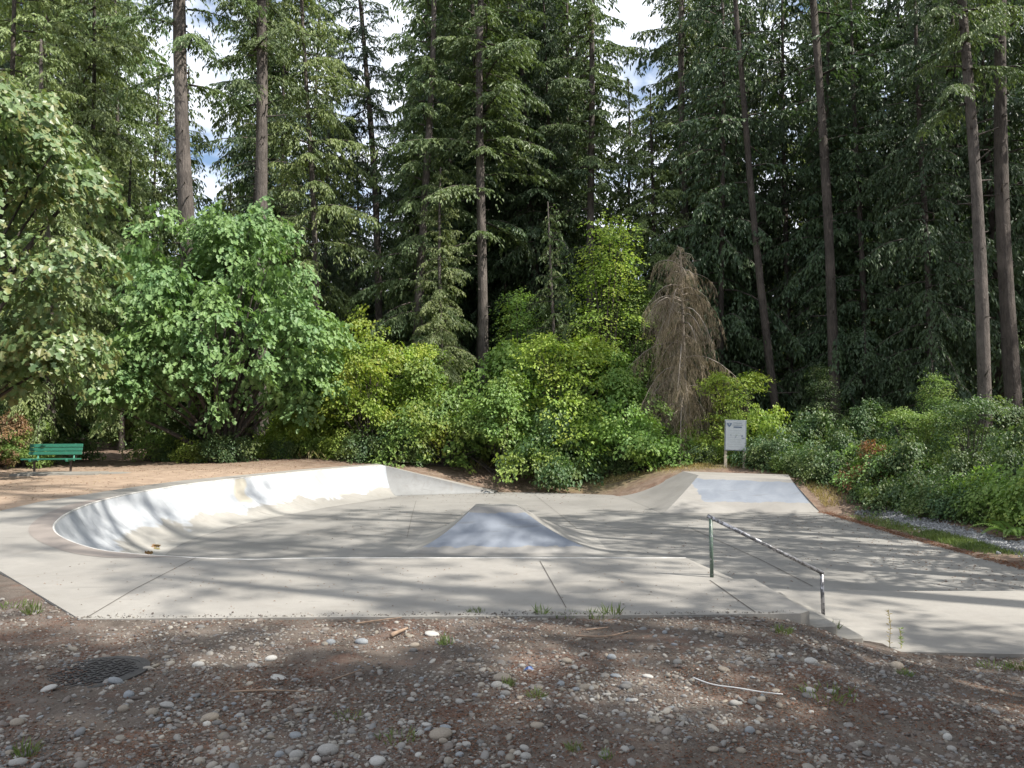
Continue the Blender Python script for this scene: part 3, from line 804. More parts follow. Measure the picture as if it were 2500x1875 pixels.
def conifer(name, seed, H=20, zb=2.0, R=3.0, nb=110, tw=15, el=0.15, ew=0.05, droop=0.35, hang=0.5, spacing=0.065, low_sparse=0.0, mat=None, wood=None, shape=0.75, rise=0.15, twig_len=0.36, flat=1.0, vary=(0.55, 1.12)):
    rg = np.random.default_rng(seed)
    u = (np.arange(nb) + rg.uniform(0, 1, nb)) / nb
    u = u ** 0.92
    if low_sparse:
        keep = rg.random(nb) < np.clip(0.25 + u / low_sparse, 0, 1); u = u[keep]; nb = len(u)
    z0 = zb + (H - zb) * u
    az = np.arange(nb) * 2.39996 + rg.normal(0, 0.5, nb)
    if vary[0] < 0.3: az = rg.uniform(0, 2 * pi, nb)
    Lb = R * ((1 - u) ** shape * np.minimum(1, 0.55 + u * 3.0) + 0.10) * rg.uniform(*vary, nb)
    rs_ = rise * (0.3 + 1.6 * u) + rg.normal(0, 0.08, nb); dr = droop * rg.uniform(0.7, 1.3, nb) * (1.1 - 0.6 * u)
    rad = np.stack([np.cos(az), np.sin(az), np.zeros(nb)], 1); tan = np.stack([-np.sin(az), np.cos(az), np.zeros(nb)], 1)
    sway = rg.normal(0, 0.12, nb)
    def at(bi, t):
        L = Lb[bi]
        return rad[bi] * (L * t)[..., None] + tan[bi] * (L * sway[bi] * t * t)[..., None] + np.stack([0 * t, 0 * t, z0[bi] + L * (rs_[bi] * t - dr[bi] * t * t)], -1)
    Kp = 6
    tt = np.linspace(0, 1, Kp)
    paths = np.stack([at(np.arange(nb), np.full(nb, q)) for q in tt], 1)
    rr = (0.012 + 0.011 * Lb)[:, None] * (1.05 - tt)[None, :] + 0.004
    Vw, Fw = tubes(paths, rr, 3)
    # twigs
    nt = np.maximum(3, (Lb * tw * rg.uniform(0.75, 1.2, nb)).astype(int))
    bi = np.repeat(np.arange(nb), nt); n = len(bi)
    t = rg.uniform(0.05, 1.0, n) ** 0.85
    side = rg.choice([-1.0, 1.0], n)
    lt = (Lb[bi] * twig_len * (1.12 - t) + 0.16) * rg.uniform(0.6, 1.15, n)
    p0 = at(bi, t)
    ang = rg.normal(0.95, 0.22, n) * (1.15 - 0.5 * t)
    d = rad[bi] * np.cos(ang)[:, None] + tan[bi] * (side * np.sin(ang))[:, None]
    slope = rs_[bi] - 2 * dr[bi] * t
    d = unit(d + np.stack([0 * t, 0 * t, slope * 0.8 + rg.normal(0, 0.10, n)], 1))
    ne = np.maximum(2, (lt / spacing).astype(int))
    ti = np.repeat(np.arange(n), ne); m = len(ti)
    s = rg.uniform(0.0, 1.0, m); ss = s * lt[ti]
    hg = hang * rg.uniform(0.6, 1.3, n)
    p = p0[ti] + d[ti] * ss[:, None] - np.stack([0 * s, 0 * s, hg[ti] * lt[ti] * s * s], 1)
    dd_ = unit(d[ti] - np.stack([0 * s, 0 * s, 2 * hg[ti] * s], 1))
    lat = unit(np.cross(dd_, np.array([0, 0, 1.0])))
    sd = rg.choice([-1.0, 1.0], m)
    ed = unit(dd_ * 0.8 + lat * (sd * rg.uniform(0.2, 0.9, m))[:, None] + rg.normal(0, 0.18, (m, 3)) - np.array([0, 0, 0.15 + hang * 0.35]))
    nr_ = unit(np.array([0, 0, flat]) + rg.normal(0, 0.5, (m, 3)))
    L = el * rg.uniform(0.65, 1.3, m); Wd = ew * rg.uniform(0.7, 1.25, m)
    V, F = stamp(p, ed, nr_, L, Wd, NEEDLE, NEEDLE_P)
    crown = mesh_np(name + '_crown', V, F, mat)
    limbs = mesh_np(name + '_limbs', Vw, Fw, wood or M_bark_dark, True)
    return crown, limbs, H

def broadleaf(name, seed, lobes, n_cl, per, leaf, mat, kind='maple', cl_r=0.75, thick=0.16, stems=5, base=(0, 0), tilt=0.45, wood=None, shell=0.55, droopy=0.35, stem_r=0.05, cut=None):
    """lobes: list of (cx,cy,cz,rx,ry,rz) whose outer shells hold flat sprays of leaves"""
    rg = np.random.default_rng(seed)
    lobes = np.array(lobes, float)
    vol = lobes[:, 3] * lobes[:, 4] + lobes[:, 3] * lobes[:, 5]
    li = rg.choice(len(lobes), n_cl, p=vol / vol.sum())
    v = unit(rg.normal(0, 1, (n_cl, 3))); r = rg.uniform(shell, 1.0, n_cl) ** 0.7
    c = lobes[li, :3] + v * r[:, None] * lobes[li, 3:]
    if cut is not None:
        k = c[:, 2] > cut; c, v, li = c[k], v[k], li[k]; n_cl = len(c)
    outw = unit(v * np.array([1, 1, 0.35]) + rg.normal(0, 0.15, (n_cl, 3)))
    hor = unit(outw * np.array([1, 1, 0.0]))
    nrm = unit(np.array([0, 0, 1.0]) + outw * tilt + rg.normal(0, 0.16, (n_cl, 3)))
    cr_ = cl_r * rg.uniform(0.55, 1.25, n_cl)
    cnt = np.maximum(4, (per * (cr_ / cl_r) ** 2 * rg.uniform(0.7, 1.2, n_cl)).astype(int))
    ci_ = np.repeat(np.arange(n_cl), cnt); m = len(ci_)
    a = rg.uniform(0, 2 * pi, m); q = np.sqrt(rg.uniform(0, 1, m))
    ax1 = unit(hor - nrm * (hor * nrm).sum(1, keepdims=True)); ax2 = np.cross(nrm, ax1)
    along = q * np.cos(a); across = q * np.sin(a) * 0.8
    p = c[ci_] + ax1[ci_] * (along * cr_[ci_])[:, None] + ax2[ci_] * (across * cr_[ci_])[:, None] + nrm[ci_] * rg.normal(0, thick, m)[:, None]
    p[:, 2] -= droopy * cr_[ci_] * (along * 0.5 + 0.5) ** 2 * 0.8
    ld = unit(ax1[ci_] * (0.8 + 0.4 * along)[:, None] + ax2[ci_] * (across * 0.9)[:, None] + rg.normal(0, 0.35, (m, 3)) - np.array([0, 0, droopy]))
    ln = unit(nrm[ci_] + rg.normal(0, 0.38, (m, 3)))
    L = leaf * rg.uniform(0.6, 1.25, m)
    if kind == 'maple': V, F = stamp(p, ld, ln, L, L * rg.uniform(0.85, 1.1, m), MAPLE, MAPLE_P)
    else: V, F = stamp(p, ld, ln, L, L * rg.uniform(0.75, 1.05, m), LEAF, LEAF_P)
    crown = mesh_np(name + '_crown', V, F, mat)
    # stems and limbs: from the root to a share of the clusters
    ns = min(n_cl, 60 if stems > 1 else 45)
    sel = rg.choice(n_cl, ns, replace=False)
    st = rg.integers(0, stems, ns)
    sa = rg.uniform(0, 6.28, stems); so = np.stack([np.cos(sa), np.sin(sa)], 1) * (0.18 if stems > 1 else 0.0)
    Kp = 7; tt = np.linspace(0, 1, Kp)[None, :, None]
    p0 = np.concatenate([so[st] + np.array(base), np.full((ns, 1), -0.15)], 1)[:, None, :]
    p2 = c[sel][:, None, :]
    p1 = p0 * 0.45 + p2 * 0.55; p1[..., :2] = p0[..., :2] * 0.75 + p2[..., :2] * 0.25
    p1 = p1 + rg.normal(0, 0.12, p1.shape)
    path = p0 * (1 - tt) ** 2 + 2 * p1 * tt * (1 - tt) + p2 * tt * tt
    rr = stem_r * (1.0 - 0.88 * np.linspace(0, 1, Kp))[None, :] * rg.uniform(0.45, 1.0, (ns, 1))
    Vw, Fw = tubes(path, rr, 5)
    limbs = mesh_np(name + '_limbs', Vw, Fw, wood or M_bark_dark, True)
    return crown, limbs

def ragged(seed, n, rx, ry, h, rmin, rmax, z0=0.25, power=1.0):
    """many small lobes heaped up in an uneven dome"""
    rg = np.random.default_rng(seed); out = []
    for k in range(n):
        u, a = rg.random() ** 0.6, rg.uniform(0, 6.28); x, y = rx * u * cos(a), ry * u * sin(a)
        top = h * (1 - 0.75 * u ** 2) * rg.uniform(0.45, 1.0) ** power; r = rg.uniform(rmin, rmax)
        out.append((x, y, max(z0, top - r * 0.5), r * rg.uniform(.8, 1.3), r, r * rg.uniform(.55, 1.0)))
    return out

def grow(name, parts, loc, rz=0.0, sc=1.0, label=None, cat='tree', group=None, lean=None, mat=None, squash=None, slim=1.0):
    """one plant: an Empty at its foot with its parts (shared meshes) as children"""
    root = empty(name, loc, rz)
    s3 = squash or (1, 1, 1)
    root.scale = (sc * s3[0], sc * s3[1], sc * s3[2])
    if lean is not None:
        root.rotation_euler = (lean[1], lean[0], 0)
    for pn, me in parts:
        o = link(pn, me, root)
        if lean is not None: o.rotation_euler = (0, 0, rz)
        if slim != 1.0 and pn != 'trunk': o.scale = (slim, slim, 1)
        if pn in ('crown', 'limbs', 'stems'): o['kind'] = 'stuff'
        if mat is not None and pn == 'crown':
            o.material_slots[0].link = 'OBJECT'; o.material_slots[0].material = mat
    tag(root, label, cat, group)
    return root

# ---- crown variants
HEM = [conifer('hemlock', 11, H=23, zb=1.6, R=4.0, nb=88, tw=24, el=0.205, ew=0.078, droop=0.50, hang=0.8, spacing=0.085, mat=F_hem, shape=0.6),
       conifer('hemlock', 12, H=26, zb=4.0, R=4.4, nb=80, tw=23, el=0.21, ew=0.078, droop=0.42, hang=0.75, spacing=0.09, mat=F_hem, shape=0.55)]
FIR = [conifer('fir', 21, H=29, zb=8.5, R=4.3, nb=78, tw=23, el=0.205, ew=0.078, droop=0.30, hang=0.5, spacing=0.085, mat=F_fir, low_sparse=0.35, shape=0.55),
       conifer('fir', 22, H=27, zb=3.0, R=4.2, nb=92, tw=22, el=0.205, ew=0.078, droop=0.35, hang=0.55, spacing=0.09, mat=F_fir, low_sparse=0.2, shape=0.55),
       conifer('fir', 23, H=31, zb=13.5, R=4.2, nb=70, tw=22, el=0.20, ew=0.075, droop=0.25, hang=0.45, spacing=0.085, mat=F_fir, low_sparse=0.4, shape=0.6)]
CED = [conifer('cedar', 31, H=21, zb=0.6, R=3.1, nb=120, tw=20, el=0.25, ew=0.088, droop=0.55, hang=1.3, spacing=0.095, mat=F_cedar, flat=0.4, shape=0.65),
       conifer('cedar', 32, H=26, zb=1.0, R=4.0, nb=105, tw=19, el=0.26, ew=0.092, droop=0.6, hang=1.4, spacing=0.105, mat=F_shade, flat=0.4, shape=0.6)]
YOUNG = conifer('young_cedar', 41, H=10.5, zb=0.4, R=1.9, nb=95, tw=24, el=0.16, ew=0.05, droop=0.35, hang=1.1, mat=F_cedar, shape=0.9, flat=0.4)
DEAD = conifer('dead_conifer', 51, H=8.8, zb=1.8, R=3.0, nb=72, tw=17, el=0.28, ew=0.013, droop=1.35, hang=2.3, spacing=0.027, mat=F_dead, wood=M_dead_wood, rise=0.35, twig_len=0.40, shape=0.55, vary=(0.25, 1.3))
SPARSE = conifer('open_fir', 24, H=27, zb=6.0, R=4.2, nb=27, tw=12, el=0.26, ew=0.10, droop=0.30, hang=0.5, spacing=0.11, mat=F_fir, shape=0.5)
HIGH = conifer('high_open_fir', 25, H=31, zb=13, R=4.0, nb=24, tw=12, el=0.26, ew=0.10, droop=0.30, hang=0.5, spacing=0.11, mat=F_fir, shape=0.5)

TRUNKS = {}
def trunk_for(H, r, mat, seed, stubs=20):
    k = (H, round(r, 3), mat.name, seed)
    if k not in TRUNKS: TRUNKS[k] = trunk_mesh('trunk', H, r, mat, seed, stubs=stubs)
    return TRUNKS[k]

def con_parts(v, r, mat=None, seed=1, stubs=20):
    crown, limbs, H = v
    return [('trunk', trunk_for(H, r, mat or M_bark, seed, stubs)), ('limbs', limbs), ('crown', crown)]

def place_words(px):
    for lim, w in ((200, 'behind the broad maple at the left edge'), (440, 'left of the two thick trunks'), (700, 'between and behind the two thick trunks'), (950, 'behind the yellowing shrubs'), (1110, 'behind the leaning fir'), (1250, 'behind the middle firs'), (1400, 'behind the young cedar'), (1560, 'behind the lime sapling'),
                   (1740, 'behind the dead conifer'), (1960, 'behind the notice sign'), (2110, 'behind the mossy trunk'), (2300, 'left of the slender right-hand trunk'), (2420, 'behind the slender right-hand trunk'), (9999, 'at the right edge of the wood')):
        if px < lim: return w

def gz(x, y): return float(ground_z(np.array([x]), np.array([y]))[0])

def tree_px(name, variant, px0, py0, px1, py1, Y, r, label, rz=0.0, sc=1.0, mat=None, bark_=None, seed=1, group=None, stubs=30, slim=1.0):
    """a tree whose trunk runs through two picture points at the distance Y"""
    a, b = at_depth(px0, py0, Y), at_depth(px1, py1, Y)
    lean = math.atan2(b[0] - a[0], b[2] - a[2])
    g = gz(a[0], Y)
    x = a[0] + (g - a[2]) * math.tan(lean)
    return grow(name, con_parts(variant, r / sc, bark_, seed, stubs), (x, Y, gz(x, Y)), rz, sc, label, 'tree', group, (lean, 0.0), mat, None, slim)
# ------------------------------------------------------------------ the trees one can tell apart
# px0,py0 lower point / px1,py1 upper point of the trunk in the photograph
tree_px('fir_tree', FIR[2], 484, 1000, 456, 0, 28.5, 0.33, 'thick straight grey fir trunk rising out of the maple, first of two together', 0.4, 1.0, seed=2, stubs=110, slim=0.75)
tree_px('fir_tree', FIR[2], 640, 1080, 617, 0, 30.5, 0.30, 'thick grey-brown fir trunk rising just right of the maple crown', 2.1, 1.0, seed=3, stubs=90, slim=0.75)
tree_px('hemlock_tree', HEM[1], 760, 770, 748, 240, 33, 0.16, 'sunlit hemlock with a thin dark trunk and wide drooping boughs', 1.0, 0.92, seed=4, slim=0.88)
tree_px('fir_tree', FIR[0], 912, 700, 876, 0, 37, 0.21, 'slim dark fir seen against the open sky, left of the leaning fir', 0.0, 0.95, mat=F_shade, bark_=M_bark_dark, seed=5, slim=0.7)
tree_px('fir_tree', FIR[1], 1021, 800, 1042, 130, 33.5, 0.22, 'fir with a trunk leaning right, behind the yellowing shrubs', 0.7, 0.95, seed=6, slim=0.75)
tree_px('fir_tree', FIR[0], 1180, 800, 1188, 80, 33, 0.24, 'straight dark fir in the middle of the wood with broken branch stubs', 2.9, 1.0, seed=7, stubs=60)
tree_px('fir_tree', FIR[0], 1163, 800, 1158, 300, 37, 0.20, 'dark fir trunk close behind the straight middle fir', 4.0, 0.95, mat=F_shade, bark_=M_bark_dark, seed=8)
tree_px('fir_tree', FIR[1], 1305, 560, 1284, 70, 38, 0.23, 'deeply shaded fir behind the young cedar', 5.0, 1.05, mat=F_shade, bark_=M_bark_dark, seed=9)
tree_px('fir_tree', FIR[0], 1436, 520, 1428, 0, 36, 0.22, 'tall fir with a thin straight trunk behind the lime green sapling', 1.7, 1.0, seed=10, slim=0.75)
tree_px('hemlock_tree', HEM[0], 1078, 830, 1080, 600, 31.5, 0.11, 'small hemlock with a pale thin trunk above the yellow shrubs', 0.3, 0.52, seed=11)
tree_px('fir_tree', FIR[1], 1690, 600, 1670, 0, 36, 0.24, 'broad bluish fir standing behind the dead conifer', 0.9, 1.05, seed=12, slim=0.8)
tree_px('fir_tree', HIGH, 1890, 950, 1822, 300, 31, 0.17, 'dark trunk leaning left behind the notice sign', 3.3, 0.85, bark_=M_bark_dark, mat=F_shade, seed=13)
tree_px('fir_tree', HIGH, 2022, 700, 1984, 0, 30, 0.21, 'straight shaded trunk in the dark wood, left of the mossy trunk', 5.4, 0.95, bark_=M_bark_dark, mat=F_shade, seed=14, stubs=40)
tree_px('maple_trunk_tree', FIR[0], 2056, 560, 2046, 0, 36, 0.19, 'trunk with a bright patch of yellow moss in the dark wood', 0.6, 0.95, bark_=M_bark_moss, seed=15, mat=F_cedar).name = 'mossy_tree'
tree_px('fir_tree', FIR[2], 2396, 960, 2342, 0, 24, 0.21, 'slender fir trunk with a curved base rising from the right-hand brush', 1.3, 0.85, seed=16, stubs=50, slim=0.7)
tree_px('fir_tree', HIGH, 2478, 900, 2448, 0, 25, 0.26, 'dark fir trunk at the right edge of the wood', 2.2, 0.9, bark_=M_bark_dark, mat=F_shade, seed=17)
tree_px('hemlock_tree', HEM[0], 122, 1060, 118, 560, 25.5, 0.17, 'hemlock with a bare pale lower trunk just behind the bench', 2.5, 0.62, seed=18)
tree_px('fir_tree', FIR[1], 2268, 700, 2262, 250, 34, 0.19, 'shaded fir deep in the dark wood between two trunks', 4.4, 1.0, bark_=M_bark_dark, mat=F_shade, seed=19)
tree_px('young_cedar', YOUNG, 1358, 900, 1350, 480, 31, 0.09, 'young cedar with drooping sprays above the middle shrubs', 0.2, 1.0, seed=20, stubs=0)
tree_px('dead_conifer', DEAD, 1668, 960, 1655, 560, 28.8, 0.11, 'dead grey-brown conifer with bare drooping branches', 1.2, 0.92, bark_=M_dead_wood, seed=21, stubs=0)

# hemlocks, cedars and firs that fill the wood, each placed by picture column and distance
fill = [  # variant, column, distance, scale, rot, material, name, label
    (HEM[1], 190, 34, 1.0, 0.3, None, 'hemlock_tree', 'large sunlit hemlock above the left-hand maple'),
    (HEM[0], 30, 30, 1.05, 2.3, None, 'hemlock_tree', 'hemlock at the left edge of the picture behind the broad maple'),
    (FIR[1], 260, 41, 0.95, 1.3, F_fir, 'fir_tree', 'dark boughed fir left of the two thick trunks'),
    (CED[1], 160, 38, 1.0, 0.9, None, 'cedar_tree', 'shaded cedar far behind the bench'),
    (HEM[0], 690, 38, 0.62, 4.0, None, 'hemlock_tree', 'hemlock filling the gap right of the thick trunks'),
    (CED[0], 1010, 40, 0.92, 1.1, None, 'cedar_tree', 'slender cedar behind the leaning fir'),
    (HEM[1], 1110, 41, 1.1, 2.0, F_shade, 'hemlock_tree', 'dark hemlock behind the middle firs'),
    (CED[1], 1240, 42, 1.1, 5.1, None, 'cedar_tree', 'dense dark cedar behind the middle firs'),
    (HEM[1], 1375, 42, 1.12, 0.4, F_fir, 'hemlock_tree', 'hemlock behind the young cedar'),
    (CED[0], 1530, 40, 0.92, 3.0, None, 'cedar_tree', 'cedar between the lime sapling and the dead conifer'),
    (HEM[0], 1600, 35, 0.72, 0.8, F_hem, 'hemlock_tree', 'low hemlock just behind the dead conifer'),
    (CED[1], 1760, 33, 0.92, 4.2, F_shade, 'cedar_tree', 'dense cedar wall behind the notice sign'),
    (CED[1], 1930, 34, 0.95, 2.2, None, 'cedar_tree', 'dense cedar in the dark wood right of the sign'),
    (HEM[0], 2110, 31, 0.85, 3.7, F_shade, 'hemlock_tree', 'dark hemlock behind the red-leaved shrub'),
    (CED[1], 2190, 36, 1.05, 1.9, None, 'cedar_tree', 'dark cedar behind the right-hand brush'),
    (HEM[1], 2330, 32, 0.95, 5.5, F_shade, 'hemlock_tree', 'dark hemlock between the two right-hand trunks'),
    (CED[0], 2440, 29, 0.95, 0.6, F_shade, 'cedar_tree', 'cedar at the right edge behind the brush'),
    (HEM[1], 2560, 29, 0.95, 2.6, F_shade, 'hemlock_tree', 'dark hemlock reaching in from the right edge'),
    (CED[0], 440, 40, 0.95, 2.0, None, 'cedar_tree', 'short cedar seen between the two thick trunks'),
    (CED[0], 545, 43, 0.70, 3.2, F_hem, 'cedar_tree', 'pale short cedar right of the first thick trunk'),
    (CED[0], 860, 44, 0.80, 0.2, F_fir, 'cedar_tree', 'short cedar below the bright sky gap'),
    (HEM[0], 1850, 40, 1.1, 1.1, None, 'hemlock_tree', 'hemlock showing pale tips above the dark cedars'),
    (HEM[1], 100, 33, 0.95, 4.4, None, 'hemlock_tree', 'sunlit hemlock top filling the upper left corner'),
    (HEM[0], 300, 33, 0.55, 1.9, None, 'hemlock_tree', 'small hemlock left of the first thick trunk'),
    (FIR[1], 375, 46, 0.82, 0.5, F_hem, 'fir_tree', 'sunlit fir seen in the sky gap left of the first thick trunk'),
    (FIR[1], 1070, 44, 1.1, 0.5, F_shade, 'fir_tree', 'dark fir deep behind the leaning fir'),
    (HEM[1], 1190, 46, 1.15, 3.5, F_shade, 'hemlock_tree', 'black-green hemlock deep in the middle of the wood'),
    (CED[1], 1330, 37, 0.88, 0.9, F_shade, 'cedar_tree', 'dark cedar close behind the young cedar'),
    (HEM[0], 1585, 42, 0.75, 2.8, F_shade, 'hemlock_tree', 'dark hemlock in the gap above the dead conifer'),
    (CED[1], 1820, 37, 1.05, 5.9, None, 'cedar_tree', 'black-green cedar in the second row right of the sign'),
    (CED[1], 2040, 32, 0.8, 3.1, None, 'cedar_tree', 'low dark cedar below the mossy trunk'),
    (CED[1], 2270, 28, 0.75, 0.1, F_shade, 'cedar_tree', 'low dark cedar left of the slender fir trunk'),
    (CED[0], 800, 38, 0.8, 5.0, F_shade, 'cedar_tree', 'dark cedar behind the yellowing shrubs'),
    (CED[1], 620, 40, 0.55, 4.5, F_shade, 'cedar_tree', 'low dark cedar behind the second thick trunk'),
    (FIR[1], 2120, 42, 1.15, 0.2, F_cedar, 'fir_tree', 'yellowish fir showing at the top of the wood'),
]
for i, (v, px, Yd, sc, rz, m, nm, lb) in enumerate(fill):
    x = (px - 1250) / FPX * Yd
    grow(nm, con_parts(v, 0.14 / sc, M_bark_dark, 40 + i % 5, 10), (x, Yd, gz(x, Yd)), rz, sc, lb, 'tree', None, None, m)

# far rows of the wood: copies that nothing tells apart
rg = np.random.default_rng(99)
gaps = [(470, 150), (890, 115), (1490, 40), (1630, 45), (1860, 60), (2150, 60)]
pool = [HEM[0], HEM[1], CED[0], CED[1], FIR[1]]
nfar = 0
for row, Yd in enumerate((45, 50, 56)):
    for px in np.arange(-80 + row * 40, 2640, 150 - row * 12):
        p = px + rg.uniform(-30, 30); d = Yd + rg.uniform(-2, 2)
        v = pool[rg.integers(len(pool))]
        gap = any(abs(p - c) < w for c, w in gaps)
        target = (0.24 if gap else rg.uniform(0.60, 0.78)) * d + 1.6
        sc = float(np.clip(target / v[2], 0.5, 1.6))
        x = (p - 1250) / FPX * d
        grow('conifer_tree', con_parts(v, 0.12, M_bark_dark, 40, 0), (x, d, gz(x, d)), rg.uniform(0, 6.28), sc, '%s conifer in the %s far row, %s' % ('short' if gap else 'tall', ('first', 'second', 'last')[row], place_words(p)), 'tree', 'far rows of the wood', None,
             [F_shade, F_fir, F_shade, F_cedar][rg.integers(4)])

# young growth of the wood's lower storey, far back
for k, px in enumerate(np.arange(-120, 2660, 84)):
    d = 57 + (k * 29 % 5) * 1.2; v = (CED[0], HEM[0], CED[1])[k % 3]; x = (px - 1250) / FPX * d
    sc = float((0.20 + 0.09 * ((k * 53 % 10) / 10)) * d / v[2])
    grow('young_conifer', con_parts(v, 0.12, M_bark_dark, 40, 0), (x, d, gz(x, d)), k * 1.9, sc, 'young conifer low in the deep wood, ' + place_words(px), 'tree', 'young conifers in the depth of the wood', None, [F_shade, F_fir, F_cedar][k % 3], (1.45, 1.45, 1.0))

# trees beside and behind the photographer: they throw the dappled shade over park and stones
shade = [(FIR[1], 9.5, -1.0, 0.85), (FIR[1], 7.2, -3.6, 0.95), (HEM[0], 12.3, -3.0, 0.95), (HEM[1], 11.0, -0.6, 0.72), (HEM[0], 9.0, -6.2, 0.9), (FIR[1], 13.5, -6.0, 1.0),
         (SPARSE, 9.6, 2.6, 0.62), (SPARSE, 12.4, 2.2, 0.85), (HIGH, 13.0, 5.0, 1.05), (HIGH, 15.2, 7.6, 1.1), (SPARSE, 11.6, 12.6, 0.52), (HEM[0], 17.2, 14.8, 0.8), (SPARSE, 10.4, 9.4, 0.42), (SPARSE, 18.2, 6.0, 1.1), (HIGH, 12.4, 7.0, 1.12), (SPARSE, 12.9, 10.3, 0.78), (HIGH, 17.5, 11.0, 1.0), (SPARSE, 15.4, 13.5, 0.9), (FIR[1], 24.5, 24, 1.0)]
for i, (v, x, y, sc) in enumerate(shade):
    grow('conifer_tree', con_parts(v, 0.24 / sc, M_bark, 42, 10), (x, y, gz(x, y)), 1.7 * i, sc, 'tall conifer beside the open ground, out of the picture to the right', 'tree', 'trees to the right of the open ground')

# ------------------------------------------------------------------ broadleaf trees and shrubs
def lumps(seed, ell, n, rmin, rmax):
    """lobes spread over the upper skin of a few big ellipsoids, so the crown has separate clumps"""
    rg = np.random.default_rng(seed); out = []
    while len(out) < n:
        cx, cy_, cz, rx, ry, rz = ell[rg.integers(len(ell))]; v = unit(rg.normal(0, 1, 3))
        if v[2] < -0.85: continue
        p = np.array([cx + v[0] * rx, cy_ + v[1] * ry, cz + v[2] * rz]) * 1.0
        if any(((p[0] - e[0]) / e[3]) ** 2 + ((p[1] - e[1]) / e[4]) ** 2 + ((p[2] - e[2]) / e[5]) ** 2 < 0.72 for e in ell): continue
        r = rg.uniform(rmin, rmax); out.append((p[0], p[1], p[2], r * 1.15, r, r * 0.62))
    return out
EL1 = [(0, 0, 4.4, 2.9, 2.5, 2.7), (-1.3, 0.2, 5.8, 1.8, 1.8, 2.0), (1.5, -0.4, 3.3, 2.0, 2.0, 1.8), (-2.0, -0.6, 2.9, 1.7, 1.7, 1.5), (0.9, 0, 5.6, 1.8, 1.6, 1.7)]
mp1 = broadleaf('maple', 61, lumps(161, EL1, 85, 0.65, 1.15) + EL1[:1], 520, 46, 0.18, F_maple, cl_r=0.62, thick=0.08, stems=4, shell=0.55, stem_r=0.11, cut=1.0)
x = (545 - 1250) / FPX * 26.6
grow('maple_tree', [('limbs', mp1[1]), ('crown', mp1[0])], (x, 26.6, gz(x, 26.6)), 0.3, 0.98, 'large leafy green maple in full sun behind the bowl', 'tree', squash=(0.93, 0.95, 1.16))
EL2 = [(0, 0, 6.2, 3.7, 3.2, 4.3), (1.6, -0.5, 4.0, 2.2, 2.0, 1.7), (-1, 0, 9.0, 2.2, 2.2, 2.2), (1.2, 0.2, 7.6, 2.0, 1.9, 2.0)]
mp2 = broadleaf('broad_maple', 62, lumps(162, EL2, 85, 0.65, 1.1) + EL2[:1], 500, 44, 0.19, F_maple2, cl_r=0.60, thick=0.08, stems=1, shell=0.55, stem_r=0.20, tilt=0.6, droopy=0.6, cut=1.9)
grow('maple_tree', [('limbs', mp2[1]), ('crown', mp2[0])], (-14.8, 19.0, gz(-14.8, 19.0)), 0.0, 1.0, 'big-leaved maple with orange seed clusters overhanging the left edge', 'tree')

VM = [broadleaf('vine_maple', 71, ragged(171, 34, 2.1, 1.6, 4.9, .45, .85), 250, 60, 0.105, F_yel, 'leaf', cl_r=0.46, thick=0.07, stems=6, shell=0.2, stem_r=0.035, cut=0.15),
      broadleaf('hazel', 72, ragged(172, 40, 2.2, 1.6, 4.0, .35, .75), 260, 58, 0.115, F_grn, 'leaf', cl_r=0.42, thick=0.08, stems=8, shell=0.15, stem_r=0.03, cut=0.1),
      broadleaf('layered_maple', 73, ragged(173, 26, 2.3, 1.6, 5.0, .5, .95), 190, 72, 0.10, F_lime, 'leaf', cl_r=0.62, thick=0.05, stems=6, shell=0.2, stem_r=0.035, tilt=0.25, cut=0.2),
      broadleaf('bramble', 76, ragged(176, 46, 2.3, 1.7, 3.0, .22, .60, 0.15, 1.4), 230, 40, 0.13, F_under_shade, 'leaf', cl_r=0.40, thick=0.10, stems=10, shell=0.1, stem_r=0.02, droopy=0.7, cut=0.05)]
LOW = broadleaf('low_shrub', 74, [(0, 0, 0.55, 0.9, 0.7, 0.6), (0.5, -0.2, 0.4, 0.6, 0.5, 0.5)], 90, 40, 0.075, F_under_shade, 'leaf', cl_r=0.26, thick=0.06, stems=6, shell=0.3, stem_r=0.012, cut=0.02)
SAP = broadleaf('sapling', 75, [(0, 0, 5.5, 1.5, 1.4, 3.2), (.3, 0, 8.4, 1.0, 1.0, 2.0), (-.6, 0, 3.5, 1.2, 1.0, 2.0)], 300, 40, 0.10, F_lime, 'leaf', cl_r=0.5, thick=0.08, stems=1, shell=0.25, stem_r=0.06, cut=0.8)

def shrub(name, v, px, Yd, sc, rz, mat, label, squash=None, group=None, dz=0.0, cat='shrub'):
    x = (px - 1250) / FPX * Yd
    return grow(name, [('stems', v[1]), ('crown', v[0])], (x, Yd, gz(x, Yd) + dz), rz, sc, label, cat, group, None, mat, squash)
shrub('vine_maple', VM[0], 905, 29.0, 1.25, 0.4, F_yel, 'tall yellowing shrub with orange tints at its top, behind the far rim')
shrub('vine_maple', VM[0], 800, 31.0, 1.15, 2.4, F_yel, 'yellow-green shrub against the right side of the maple')
shrub('vine_maple', VM[2], 1020, 31.0, 1.15, 1.4, F_yel, 'yellow-green shrub behind, below the pale thin trunk')
shrub('hazel_shrub', VM[3], 730, 29.5, 0.85, 0.9, F_lime, 'light green bush right of the dark trunk foot')
shrub('hazel_shrub', VM[1], 1090, 29.0, 1.15, 3.4, F_grn, 'round green bush right of the yellowing shrub')
shrub('hazel_shrub', VM[1], 1225, 28.6, 1.1, 5.2, F_grn, 'deep green bush at the foot of the middle firs')
shrub('hazel_shrub', VM[1], 1175, 31.0, 1.4, 0.0, F_grn, 'green bush rising behind the round bush')
shrub('vine_maple', VM[2], 1385, 29.6, 1.32, 0.5, F_lime, 'layered lime green shrub in the middle of the hedge')
